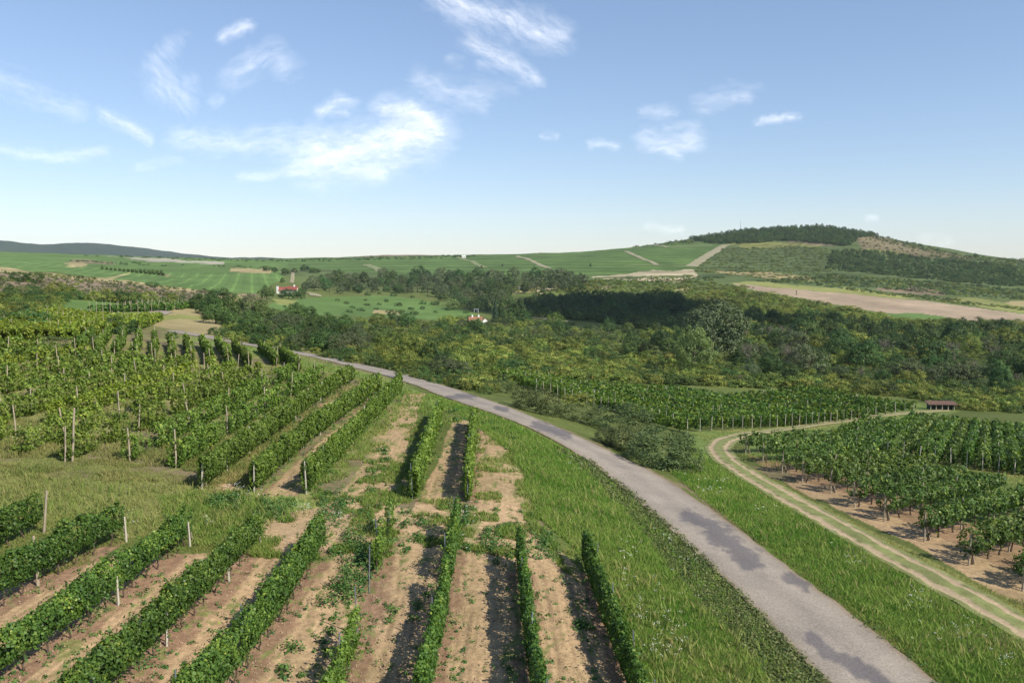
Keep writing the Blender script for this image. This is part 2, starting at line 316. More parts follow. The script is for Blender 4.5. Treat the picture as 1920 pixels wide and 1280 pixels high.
POLYS = [  # (colour, outline in photo pixels, raggedness px)
 ('hill', [(960,470),(1300,440),(1500,420),(1640,430),(1930,480),(1930,560),(1600,545),(1350,530),(1100,540),(960,500)], 2),
 ('field2', [(-60,470),(250,478),(480,487),(700,477),(900,477),(1130,466),(1290,455),(1355,458),(1300,505),(1100,517),(960,522),(800,522),(600,505),(440,500),(250,500),(-60,500)], 2),
 ('field', [(-60,476),(110,482),(330,500),(505,502),(535,520),(480,550),(330,540),(120,512),(-60,500)], 2),
 ('field2', [(180,498),(350,500),(520,503),(530,512),(330,508),(180,503)], 2),
 ('litter', [(140,486),(220,492),(210,498),(120,492)], 3), ('dry', [(430,503),(505,505),(510,514),(435,511)], 2), ('dry', [(120,494),(160,492),(165,498),(130,500)], 2),
 ('pale', [(200,481),(300,484),(420,491),(415,496),(300,491)], 2), ('dry', [(225,515),(250,512),(205,524),(190,524)], 1.5), ('litter', [(300,512),(320,514),(318,518),(298,516)], 1.5),
 ('brown', [(-60,500),(0,503),(100,514),(240,528),(370,544),(480,552),(470,562),(350,566),(200,562),(110,550),(-60,545)], 4),
 ('dry', [(-60,500),(0,502),(100,513),(240,527),(370,543),(365,548),(240,533),(100,519),(-60,509)], 3),
 ('dry', [(400,546),(500,558),(490,565),(400,560),(350,560)], 3),
 ('field', [(110,560),(310,572),(330,585),(240,600),(180,592),(90,575)], 4),
 ('grass', [(180,590),(260,582),(300,575),(300,590),(250,605),(230,640),(180,610)], 4),
 ('dry', [(262,605),(280,590),(330,577),(380,580),(420,612),(440,632),(400,630),(350,622),(300,612)], 4),
 ('yellowgrass', [(275,594),(300,588),(370,592),(390,600),(330,598),(280,602)], 4),
 ('field', [(520,562),(600,556),(760,562),(860,578),(900,592),(830,598),(760,600),(640,592),(560,588),(500,576)], 3),
 ('field2', [(560,556),(740,556),(850,570),(780,572),(600,566)], 3), ('yellowgrass', [(510,560),(560,562),(545,572),(520,570)], 2),
 ('dry', [(705,582),(745,583),(750,591),(700,588)], 2), ('dry', [(690,618),(745,624),(750,630),(700,628)], 3), ('dry', [(818,630),(855,634),(830,637)], 3),
 ('yellowgrass', [(920,622),(985,625),(985,640),(940,636)], 4), ('litter', [(1008,636),(1030,640),(1010,644)], 3),
 ('field', [(1290,690),(1330,690),(1310,682),(1260,676)], 3), ('grass', [(1560,662),(1640,664),(1635,672),(1560,670)], 3),
 ('dry', [(960,548),(1010,538),(1060,534),(1045,541),(1000,546),(960,552)], 2), ('sand', [(1005,541),(1055,535),(1040,541),(1000,545)], 2), ('dry', [(1000,551),(1020,548),(1010,553)], 1.5), 
 ('litter', [(1095,536),(1150,537),(1145,542),(1095,540)], 2),
 ('sand', [(1110,519),(1200,509),(1300,506),(1310,515),(1270,530),(1225,530),(1180,526),(1115,524)], 2.5), ('hill', [(1100,521),(1200,517),(1300,515),(1300,518),(1200,521),(1100,524)], 1.5),
 ('dry', [(1310,508),(1360,510),(1450,512),(1520,521),(1530,527),(1440,522),(1360,515)], 2),
 ('yellowgrass', [(1370,530),(1440,530),(1600,540),(1690,555),(1720,564),(1640,556),(1520,544),(1380,535)], 2.5),
 ('field', [(1385,538),(1520,543),(1640,558),(1780,572),(1930,588),(1930,592),(1700,572),(1500,552),(1380,542)], 1.5),
 ('plough', [(1372,533),(1420,536),(1500,542),(1650,557),(1800,573),(1935,590),(1935,604),(1850,604),(1760,598),(1640,584),(1560,570),(1480,554),(1400,541)], 1.5),
 ('yellowgrass', [(1760,560),(1820,556),(1890,568),(1935,580),(1935,588),(1880,582)], 2), ('dry', [(1880,566),(1935,562),(1935,574),(1900,572)], 3),
 ('field2', [(1645,587),(1700,588),(1800,598),(1760,602),(1680,600)], 2),
 ('sand', [(1580,600),(1630,602),(1630,612),(1600,614)], 3), ('sand', [(1483,595),(1540,585),(1535,590),(1490,598)], 2), ('sand', [(1640,590),(1675,591),(1660,597)], 2), ('dry', [(1380,553),(1400,553),(1395,557)], 2), ('litter', [(1300,556),(1390,556),(1390,562),(1310,562)], 2), ('dry', [(1265,543),(1290,541),(1290,550)], 2),
 ('litter', [(1593,434),(1640,440),(1700,458),(1760,470),(1830,483),(1810,488),(1740,484),(1680,478),(1620,468),(1600,450)], 3), ('yellowgrass', [(1600,465),(1700,472),(1680,478),(1610,474)], 3),
 ('brown', [(1480,452),(1570,454),(1560,462),(1470,460)], 2), ('yellowgrass', [(1360,455),(1440,452),(1560,462),(1400,466)], 2),
 ('brown', [(1640,540),(1740,540),(1780,552),(1700,556)], 4),
 ('brown', [(560,484),(640,483),(720,477),(900,476),(1010,473),(1100,466),(1000,475),(880,478),(720,481)], 1),
 # valley, scrubland floor
 ('olive', [(640,650),(1000,640),(1300,700),(1930,740),(1930,800),(1300,800),(1150,790),(1000,760),(860,720)], 4),
 ('olive', [(1000,715),(1300,722),(1640,738),(1760,760),(1600,790),(1290,812),(1150,790)], 4),
 ('litter', [(1420,752),(1600,756),(1600,772),(1460,776)], 6),
 ('grass', [(1290,812),(1560,790),(1720,760),(1800,770),(1700,795),(1560,805),(1400,820),(1330,850),(1290,840)], 3),
 ('yellowgrass', [(1330,808),(1500,797),(1640,783),(1600,795),(1440,812)], 4),
 ('grass', [(1400,820),(1700,800),(1935,790),(1935,1000),(1800,960),(1600,890),(1395,850)], 5),
 ('soil2', [(1395,850),(1480,868),(1600,900),(1760,960),(1935,1030),(1935,1080),(1700,1010),(1500,920)], 4),
 ('soil', [(1470,892),(1560,915),(1700,985),(1830,1040),(1935,1085),(1935,1140),(1830,1090),(1700,1020),(1560,950),(1480,905)], 5),
 ('litter', [(1380,868),(1480,880),(1500,905),(1420,890)], 5),
 ('yellowgrass', [(1330,850),(1400,870),(1500,925),(1640,1000),(1800,1080),(1935,1140),(1935,1158),(1800,1096),(1680,1032),(1560,966),(1400,886)], 3),
 ('yellowgrass', [(1545,800),(1640,832),(1760,852),(1935,885),(1935,900),(1750,868),(1620,840)], 5),
 # verges of the road
 ('grass', [(300,625),(420,640),(560,668),(700,704),(800,740),(860,775),(740,735),(640,700),(560,690),(420,650)], 3),
 ('lush', [(800,735),(960,792),(1110,865),(1260,990),(1400,1120),(1570,1300),(1600,1420),(1200,1420),(1190,1200),(1110,1060),(1010,970),(960,850),(880,790)], 3),
 ('lush', [(1270,880),(1310,840),(1345,872),(1400,905),(1480,950),(1560,998),(1680,1068),(1800,1138),(1925,1208),(2100,1320),(2100,1420),(1840,1400),(1700,1240),(1500,1080),(1330,950)], 4),
 ('litter', [(930,757),(1100,822),(1290,915),(1480,1060),(1640,1180),(1760,1280),(1850,1420),(1800,1420),(1745,1290),(1600,1160),(1430,1032),(1280,918),(1100,822)], 5),
 ('litter', [(700,688),(830,720),(960,766),(1100,820),(1150,842),(1130,850),(960,775),(830,726)], 3),
 ('lane', [(-60,890),(200,896),(400,915),(520,935),(620,945),(600,1000),(480,1020),(330,1000),(220,1010),(-60,1000)], 8),
 ('grass', [(300,930),(520,925),(640,935),(660,980),(600,1030),(480,1010),(340,990)], 8), ('litter', [(640,935),(900,940),(1000,960),(1060,1040),(980,1030),(860,1018),(770,1022),(640,1040),(640,990)], 6),
]
SOIL_P = [[(-60,1150),(160,1060),(240,1028),(330,1040),(480,1032),(500,975),(600,955),(690,950),(780,960),(870,975),(1000,990),(1050,1036),(1100,1080),(1200,1290),(1230,1430),(-80,1430)],
          [(595,985),(690,850),(755,740),(797,738),(778,800),(740,910),(715,995)], [(770,975),(850,790),(888,786),(880,880),(866,985)], [(884,800),(945,795),(975,860),(1000,960),(1000,1010),(875,1010)],
          [(385,925),(560,790),(655,722),(662,728),(580,790),(445,925)], [(485,935),(700,742),(726,742),(560,935)], [(-60,1080),(100,1045),(240,1012),(160,1064),(-60,1160)]]
LAND = 0
def land_cover(x, y, z):
    u, v = to_px(x, y, z)
    n1 = fbm(x / 6, y / 6, 4, 31) - .5; n2 = fbm(x / 6, y / 6, 4, 77) - .5
    col = np.empty((len(x), 3)); col[:] = C['olive']
    nf = fbm(x / 40, y / 70, 4, 3)
    hill = sstep(600, 900, y); col = col * (1 - hill[:, None]) + np.array(C['hill']) * hill[:, None]
    # old vineyards on the left, on grass
    m = (y < 175) & (u < 760) & (v < 960); col[m] = np.array(C['lane']) * .85
    m2 = m & (fbm(x / 2.2, y / 2.2, 3, 12) > .56); col[m2] = C['litter']
    pix = np.clip(1493 / np.maximum(y, 10), 0, 60)     # px per metre
    for name, poly, rag in POLYS:
        k = rag * 2.2
        s = 1
        if rag > 1:
            w = np.clip(y / 60, .35, 12)
            a = (fbm(x / (2.0 * w), y / (2.8 * w), 3, 41) - .5); b = (fbm(x / (2.0 * w), y / (2.8 * w), 3, 97) - .5)
            mm = inpoly(u + a * k * 3, v + b * k * 1.6, poly)
        else: mm = inpoly(u, v, poly)
        col[mm] = C[name]
    far = y > 130
    jit = 1 + (nf - .5) * .7
    # vine terraces across the far slopes: alternating strips along the contour
    stripe = .5 + .5 * np.sin(z * 2.0 + fbm(x / 200, y / 200, 2, 8) * 6)
    ft = sstep(750, 900, y) * (u > 540)
    terr = inpoly(u, v, [(1355,462),(1480,458),(1590,462),(1935,520),(1935,560),(1600,545),(1350,528),(1290,510)])
    lum = (1 - np.where(terr, .45, .34) * ft * stripe) * jit
    lf = inpoly(u, v, [(-60,488),(110,494),(330,512),(520,512),(535,520),(480,550),(330,540),(120,512),(-60,500)])
    rows = np.abs(((x * .92 + y * .30) / 11.0) % 1.0 - .5)
    lum = np.where(lf, lum * (1 + .5 * sstep(.38, .5, rows) - .12 * sstep(.2, .0, rows)), lum)
    # the near soil with its wheel marks and strips of weeds below each row
    soilm = np.zeros(len(x), bool); near = y < 115
    for P in SOIL_P:
        soilm |= inpoly(u + n1 * 26, v + n2 * 18, P) & near
    idx = np.where(soilm)[0]
    dmin = np.full(len(idx), 9.0); px_, py_ = x[idx], y[idx]
    for k, L in NEAR3.items():
        for (a, b) in zip(L[:-1], L[1:]):
            d = b[:2] - a[:2]; t = np.clip(((px_ - a[0]) * d[0] + (py_ - a[1]) * d[1]) / (d @ d), 0, 1)
            dmin = np.minimum(dmin, np.hypot(px_ - a[0] - t * d[0], py_ - a[1] - t * d[1]))
    ns = fbm(px_ / .5, py_ / 1.1, 4, 51); nb = fbm(px_ / 2.2, py_ / 4.5, 3, 61); nn = fbm(px_ / .22, py_ / .3, 3, 15)
    c = np.array(C['soil'])[None] * (0.82 + .36 * nb)[:, None] * (.88 + .24 * nn)[:, None]
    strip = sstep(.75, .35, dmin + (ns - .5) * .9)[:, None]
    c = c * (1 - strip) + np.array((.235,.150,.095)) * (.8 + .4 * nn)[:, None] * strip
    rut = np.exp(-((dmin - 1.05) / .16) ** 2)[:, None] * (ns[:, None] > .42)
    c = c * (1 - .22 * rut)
    c = c * (1 + .16 * np.sin(dmin * 2 * math.pi / .31 + nb * 9) * sstep(.40, .60, ns))[:, None]
    up = y[idx] > 46
    wv = .34 * ns + .26 * nb + .40 * nn
    ww = sstep(.57, .66, wv + .05 * np.exp(-(dmin / .7) ** 2)) * .8
    ww = np.maximum(ww, up * (dmin > .8) * sstep(.46, .58, wv) * .85)[:, None]
    c = c * (1 - ww) + np.array((.125,.150,.045)) * (.7 + .6 * nn)[:, None] * ww
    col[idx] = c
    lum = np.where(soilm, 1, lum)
    m = (~soilm) & (y < 130)
    patch = fbm(x / 1.3, y / 1.3, 4, 71)
    lum = np.where(m, lum * (.70 + .6 * patch), lum)
    return np.clip(col * lum[:, None], 0.004, .8)

def build_ground():
    ys = [-12.0]
    while ys[-1] < 6800:
        y = ys[-1]
        ys.append(y + (1.6 if y < 18 else min(max(y * y * 2.3 / 20900, .07), .0105 * y, 26.0)))
    ys = np.array(ys)
    a = np.concatenate([np.linspace(-1.04, -.70, 30, endpoint=False), np.linspace(-.70, .70, 760), np.linspace(.70, 1.04, 31)[1:]])
    A, Y = np.meshgrid(a, ys); X = A * np.maximum(Y, 20.0)
    x, y = X.ravel(), Y.ravel(); z = height(x, y)
    near = np.clip(1 - y / 90, 0, 1)
    z = z + near * (fbm(x / .5, y / .5, 3, 19) - .5) * .07
    col = land_cover(x, y, z)
    nr, nc = X.shape; i = np.arange(nr * nc).reshape(nr, nc)
    F = np.stack([i[:-1, :-1], i[:-1, 1:], i[1:, 1:], i[1:, :-1]], -1).reshape(-1, 4)
    m, nt, out = new_mat('ground_cover')
    at = N(nt, 'ShaderNodeAttribute', attribute_name='Col'); geo = N(nt, 'ShaderNodeNewGeometry')
    n1 = N(nt, 'ShaderNodeTexNoise', i_Scale=3.2, i_Detail=8.0, i_Roughness=.7); n2 = N(nt, 'ShaderNodeTexNoise', i_Scale=.09, i_Detail=5.0, i_Roughness=.6)
    n3 = N(nt, 'ShaderNodeTexNoise', i_Scale=15.0, i_Detail=5.0, i_Roughness=.75)
    for n in (n1, n2, n3): nt.links.new(geo.outputs['Position'], n.inputs['Vector'])
    r3 = ramp(nt, n3.outputs[0], [(.3, (.66,.65,.63)), (.7, (1.30,1.30,1.30))])
    r1 = ramp(nt, n1.outputs[0], [(.25, (.62,.62,.60)), (.75, (1.38,1.38,1.36))]); r2 = ramp(nt, n2.outputs[0], [(.3, (.82,.86,.80)), (.7, (1.16,1.12,1.14))])
    c1 = rgbmix(nt, at.outputs['Color'], r1.outputs[0], 1.0, 'MULTIPLY'); c2 = rgbmix(nt, c1, r2.outputs[0], 1.0, 'MULTIPLY')
    c2 = rgbmix(nt, c2, r3.outputs[0], 1.0, 'MULTIPLY')
    p = N(nt, 'ShaderNodeBsdfPrincipled', i_Roughness=.95); p.inputs['Specular IOR Level'].default_value = .1
    nt.links.new(c2, p.inputs['Base Color'])
    b = N(nt, 'ShaderNodeBump', i_Strength=.7, i_Distance=.06); nt.links.new(n1.outputs[0], b.inputs['Height']); nt.links.new(b.outputs[0], p.inputs['Normal'])
    nt.links.new(p.outputs[0], out.inputs[0])
    me = np_mesh('ground', np.stack([x, y, z], -1), F, m, {'Col': ('FLOAT_COLOR', np.c_[col, np.ones(len(col))])}, True)
    o = link('ground', me); tag(o, 'rolling ground of soil, grass and fields falling to a valley and rising to hills', 'ground', kind='structure')
    return o
build_ground()

# ------------------------------------------------------------------ road and dirt track
def resample(P, step):
    P = np.asarray(P); d = np.r_[0, np.cumsum(np.linalg.norm(np.diff(P[:, :2], axis=0), axis=1))]
    n = max(2, int(d[-1] / step)); t = np.linspace(0, d[-1], n)
    return np.stack([np.interp(t, d, P[:, k]) for k in range(P.shape[1])], -1), t
def smooth_line(P, it=2):
    P = P.copy()
    for _ in range(it): P[1:-1] = P[1:-1] * .5 + (P[:-2] + P[2:]) * .25
    return P
def strip(name, Lp, Rp, n_along, n_across, lift, mat, seed, extra=None, rag=.12):
    """sheet between two edge lines (same length arrays of points), draped on the ground"""
    s = np.linspace(0, 1, n_across)
    d = np.linalg.norm(Rp - Lp, axis=1)[:, None]
    t = np.arange(len(Lp)) * .35
    eL = (fbm(t, t * 0, 4, seed) - .5) * 2 * rag; eR = (fbm(t, t * 0 + 50, 4, seed) - .5) * 2 * rag
    dirv = (Rp - Lp)[:, :2] / d
    L2 = Lp[:, :2] + dirv * eL[:, None]; R2 = Rp[:, :2] + dirv * eR[:, None]
    XY = L2[:, None] * (1 - s)[None, :, None] + R2[:, None] * s[None, :, None]
    x = XY[..., 0].ravel(); y = XY[..., 1].ravel()
    crown = (1 - (2 * s - 1) ** 2)[None] * np.ones((len(Lp), 1)) 
    z = height(x, y) + lift + crown.ravel() * (.05 if lift > .04 else .0)
    nr, nc = len(Lp), n_across; i = np.arange(nr * nc).reshape(nr, nc)
    F = np.stack([i[:-1, :-1], i[:-1, 1:], i[1:, 1:], i[1:, :-1]], -1).reshape(-1, 4)
    return np.stack([x, y, z], -1), F, np.tile(s, nr)
# pair the two traced sides by station along the road
Lg, Rg = smooth_line(road_side(LEFT), 2), smooth_line(road_side(RIGHT), 2)
def match(Lg, Rg, step):
    Lr, t = resample(Lg, step); Rr, _ = resample(Rg, step * .25)
    j = np.array([np.argmin(np.hypot(Rr[:, 0] - p[0], Rr[:, 1] - p[1])) for p in Lr]); j = np.maximum.accumulate(j)
    Rm = Rr[j]; return Lr, smooth_line(Rm, 6)
Ls, Rs = match(Lg, Rg, .3)
wd = np.linalg.norm((Rs - Ls)[:, :2], axis=1)
print('ROAD width', wd[::40].round(1))
cen = (Ls + Rs) / 2; dirv = (Rs - Ls)[:, :2] / wd[:, None]
wsm = np.clip(np.convolve(np.pad(wd, 20, mode='edge'), np.ones(41) / 41, 'valid'), 3.4, 4.9)
Ls[:, :2] = cen[:, :2] - dirv * wsm[:, None] / 2; Rs[:, :2] = cen[:, :2] + dirv * wsm[:, None] / 2
V, Fq, sx = strip('road', Ls, Rs, 0, 33, .06, None, 3, rag=.14)
PATCH = [((838,745),(893,741),5), ((1005,795),(1065,815),9), ((1240,878),(1265,890),7), ((1290,966),(1340,985),13), ((1335,990),(1412,1052),19), ((1475,1082),(1512,1098),10), ((1522,1192),(1556,1222),12), ((1556,1222),(1588,1240),11), ((1603,1243),(1662,1288),18), ((720,706),(750,710),4), ((930,764),(950,768),4)]
pu, pv = to_px(V[:, 0], V[:, 1], V[:, 2]); pat = np.zeros(len(V))
wx, wy = (fbm(V[:, 0] / .7, V[:, 1] / .7, 5, 201, .65) - .5), (fbm(V[:, 0] / .7, V[:, 1] / .7, 5, 202, .65) - .5)
for (p0_, p1_, r) in PATCH:
    uu = pu + wx * r * 2.6; vv = pv + wy * r * 2.2; ex, ey = p1_[0] - p0_[0], p1_[1] - p0_[1]
    tt = np.clip(((uu - p0_[0]) * ex + (vv - p0_[1]) * ey) / (ex * ex + ey * ey), 0, 1); d = np.hypot(uu - p0_[0] - tt * ex, vv - p0_[1] - tt * ey) / r
    pat = np.maximum(pat, sstep(1.25, .70, d))
m, nt, out = new_mat('worn_asphalt')
geo = N(nt, 'ShaderNodeNewGeometry'); a1 = N(nt, 'ShaderNodeAttribute', attribute_name='patch'); a2 = N(nt, 'ShaderNodeAttribute', attribute_name='across')
nz = N(nt, 'ShaderNodeTexNoise', i_Scale=11.0, i_Detail=8.0, i_Roughness=.8); nl = N(nt, 'ShaderNodeTexNoise', i_Scale=.35, i_Detail=5.0, i_Roughness=.6)
for n in (nz, nl): nt.links.new(geo.outputs['Position'], n.inputs['Vector'])
base = ramp(nt, nz.outputs[0], [(.30, (.145,.124,.098)), (.5, (.262,.228,.185)), (.72, (.44,.385,.315))])
big = ramp(nt, nl.outputs[0], [(.3, (.80,.80,.82)), (.7, (1.12,1.10,1.08))])
c = rgbmix(nt, base.outputs[0], big.outputs[0], 1.0, 'MULTIPLY')
ps = N(nt, 'ShaderNodeMath', operation='MULTIPLY', i_1=.72); nt.links.new(a1.outputs['Fac'], ps.inputs[0])
dk = ramp(nt, nz.outputs[0], [(.3, (.055,.05,.058)), (.75, (.125,.117,.125))])
c = rgbmix(nt, c, dk.outputs[0], ps.outputs[0])
ed = ramp(nt, a2.outputs['Fac'], [(0, (.80,.72,.56)), (.09, (.96,.95,.92)), (.27, (1.06,1.06,1.05)), (.5, (.90,.90,.91)), (.73, (1.06,1.06,1.05)), (.91, (.96,.95,.92)), (1, (.80,.72,.56))])
c = rgbmix(nt, c, ed.outputs[0], 1.0, 'MULTIPLY')
p = N(nt, 'ShaderNodeBsdfPrincipled', i_Roughness=.85); nt.links.new(c, p.inputs['Base Color']); p.inputs['Specular IOR Level'].default_value = .25
b = N(nt, 'ShaderNodeBump', i_Strength=.5, i_Distance=.02); nt.links.new(nz.outputs[0], b.inputs['Height']); nt.links.new(b.outputs[0], p.inputs['Normal']); nt.links.new(p.outputs[0], out.inputs[0])
M['road'] = m
o = link('road', np_mesh('road', V, Fq, m, {'patch': ('FLOAT', pat), 'across': ('FLOAT', sx)}, True))
tag(o, 'narrow worn grey asphalt road with dark repair patches curving past the vines', 'road', kind='structure')
# the road reappears further up the left slope
fl = smooth_line(road_side([(228,601),(240,597),(253,592.5),(272,587),(292,581.5)]), 1); fr = fl.copy()
fl, _ = resample(fl, .6)
dd = np.gradient(fl[:, :2], axis=0); nn = np.stack([dd[:, 1], -dd[:, 0]], -1); nn /= np.linalg.norm(nn, axis=1, keepdims=True)
fr = fl.copy(); fr[:, :2] += nn * 4.2
V, Fq, sx = strip('road', fl, fr, 0, 7, .10, None, 5)
o = link('road', np_mesh('road', V, Fq, M['road'], {'patch': ('FLOAT', sx * 0), 'across': ('FLOAT', sx)}, True)); tag(o, 'pale stretch of the same road reappearing beside the dry grass field', 'road', kind='structure')
# dirt track: two ruts with grass between
TR = [(2160,1330),(2040,1255),(1925,1182),(1800,1112),(1680,1046),(1560,982),(1480,937),(1400,894),(1352,862),(1330,842),(1340,826),(1380,814),(1440,806),(1520,797),(1600,787),(1660,777),(1720,771),(1775,769)]
tl = smooth_line(ground([p[0] for p in TR], [p[1] for p in TR]), 2); tl, _ = resample(tl, .25); tl = smooth_line(tl, 30)
dd = np.gradient(tl[:, :2], axis=0); nn = np.stack([dd[:, 1], -dd[:, 0]], -1); nn /= np.linalg.norm(nn, axis=1, keepdims=True)
l2, r2 = tl.copy(), tl.copy(); l2[:, :2] -= nn * 1.35; r2[:, :2] += nn * 1.35
V, Fq, sx = strip('track', l2, r2, 0, 35, .045, None, 8, rag=.2)
off = (sx - .5) * 2.7; q = fbm(V[:, 0] / .6, V[:, 1] / .6, 4, 301)
rutm = np.maximum(np.exp(-((off - .72) / .30) ** 2), np.exp(-((off + .72) / .30) ** 2))
w = sstep(.36, .76, rutm + (q - .5) * 1.4) * .95
V[:, 2] -= .05 * rutm * w
gcol = np.array((.17,.185,.07)) * (.6 + .9 * q)[:, None]; scol = np.array(C['track']) * (.75 + .5 * fbm(V[:, 0] / .25, V[:, 1] / .25, 3, 302))[:, None]
cc = gcol * (1 - w[:, None]) + scol * w[:, None]
m, nt, out = new_mat('dirt_track'); at = N(nt, 'ShaderNodeAttribute', attribute_name='Col'); geo = N(nt, 'ShaderNodeNewGeometry')
nz = N(nt, 'ShaderNodeTexNoise', i_Scale=7.0, i_Detail=7.0, i_Roughness=.7); nt.links.new(geo.outputs['Position'], nz.inputs['Vector'])
r1 = ramp(nt, nz.outputs[0], [(.25, (.7,.7,.7)), (.75, (1.3,1.3,1.3))]); c = rgbmix(nt, at.outputs['Color'], r1.outputs[0], 1.0, 'MULTIPLY')
p = N(nt, 'ShaderNodeBsdfPrincipled', i_Roughness=.95); nt.links.new(c, p.inputs['Base Color']); p.inputs['Specular IOR Level'].default_value = .1
b = N(nt, 'ShaderNodeBump', i_Strength=.6, i_Distance=.04); nt.links.new(nz.outputs[0], b.inputs['Height']); nt.links.new(b.outputs[0], p.inputs['Normal']); nt.links.new(p.outputs[0], out.inputs[0])
o = link('dirt_track', np_mesh('dirt_track', V, Fq, m, {'Col': ('FLOAT_COLOR', np.c_[cc, np.ones(len(cc))])}, True)); tag(o, 'pale dirt track of two wheel ruts with grass between them', 'track', kind='structure')
TRACK = tl

# paths between the far fields and lanes on the hill
def lane_px(name, pts, width, col, label):
    P = smooth_line(ground([p[0] for p in pts], [p[1] for p in pts]), 1); P, _ = resample(P, 4.0)
    dd = np.gradient(P[:, :2], axis=0); nn = np.stack([dd[:, 1], -dd[:, 0]], -1); nn /= np.maximum(np.linalg.norm(nn, axis=1, keepdims=True), 1e-6)
    a, b = P.copy(), P.copy(); a[:, :2] -= nn * width / 2; b[:, :2] += nn * width / 2
    V, Fq, _ = strip(name, a, b, 0, 5, .35, None, 11, rag=width * .12)
    o = link(name, np_mesh(name, V, Fq, col, None, True)); tag(o, label, 'path', kind='structure'); return o
M['dust'] = plain_mat('dusty_lane', (.30,.26,.17), (.21,.20,.10), .08, .95)
M['dustg'] = plain_mat('grassy_lane', (.20,.21,.095), (.15,.175,.07), .08, .95)
lane_px('path', [(1295,500),(1312,488),(1335,474),(1352,463),(1362,459)], 15, M['dust'], 'wide bare lane climbing the hill between the vine fields and the scrub')
lane_px('path', [(1232,497),(1210,488),(1190,478),(1172,471)], 7, M['dust'], 'thin pale lane between the two upper hillside vine fields')
lane_px('path', [(1030,504),(1005,493),(985,484),(970,480)], 8, M['dust'], 'pale diagonal lane across the middle hillside vine field')
lane_px('path', [(910,502),(890,493),(870,485),(855,482)], 8, M['dustg'], 'grassy diagonal lane below the small white hut on the ridge')
lane_px('path', [(715,509),(700,501),(688,496)], 13, M['dustg'], 'short grassy lane at the left of the hillside vine fields')
lane_px('path', [(1000,476),(1100,470),(1172,470),(1250,464),(1335,460)], 6, M['dust'], 'pale headland along the top of the hillside vine fields')
lane_px('path', [(1170,499),(1235,498),(1295,499)], 5, M['dustg'], 'pale grassy headland along the bottom of the upper hillside vines')
lane_px('path', [(547,531),(550,520),(548,512),(551,506)], 3.5, M['dust'], 'farm road running up past the red roofed house')
lane_px('path', [(594,556),(590,551),(580,548),(570,549)], 8, M['dust'], 'bend of pale road beside the red roofed house')
lane_px('path', [(960,593),(1000,596),(1050,601),(1075,605)], 5, M['dust'], 'grey valley road passing in front of the dark wood')

# ------------------------------------------------------------------ vines
def stick(name, mat, r, h, n=6, wob=0):
    b = MB(); k = 4
    b.tube([(wob * math.sin(i * 1.7), wob * math.cos(i * 2.1), h * i / (k - 1)) for i in range(k)], [r * (1.1 - .25 * i / (k - 1)) for i in range(k)], n)
    return b.mesh(name, mat)
POST_WOOD = stick('post', M['post'], .055, 2.05, 6, .01)
POST_TALL = stick('post', M['post'], .05, 2.35, 6, .012)
POST_CONC = stick('post', M['concrete'], .05, 1.9, 4)
POST_LOW = stick('post', M['concrete'], .05, 1.2, 4)
POST_STEEL = stick('post', M['steel'], .03, 2.0, 4)
BRACE = stick('brace_post', M['post'], .04, 1.45, 6)
def trunk_mesh(seed, h=.8, r=.032):
    q = random.Random(seed); b = MB(); x = y = 0; pts = []
    for i in range(6):
        pts.append((x, y, h * i / 5 - .05)); x += q.uniform(-.07, .07); y += q.uniform(-.07, .07)
    b.tube(pts, [r * (1.25 - .12 * i) for i in range(6)], 5); return b.mesh('trunk', M['vinewood'])
TRUNKS = [trunk_mesh(i) for i in range(5)]; BIGTRUNKS = [trunk_mesh(20 + i, 1.15, .05) for i in range(4)]
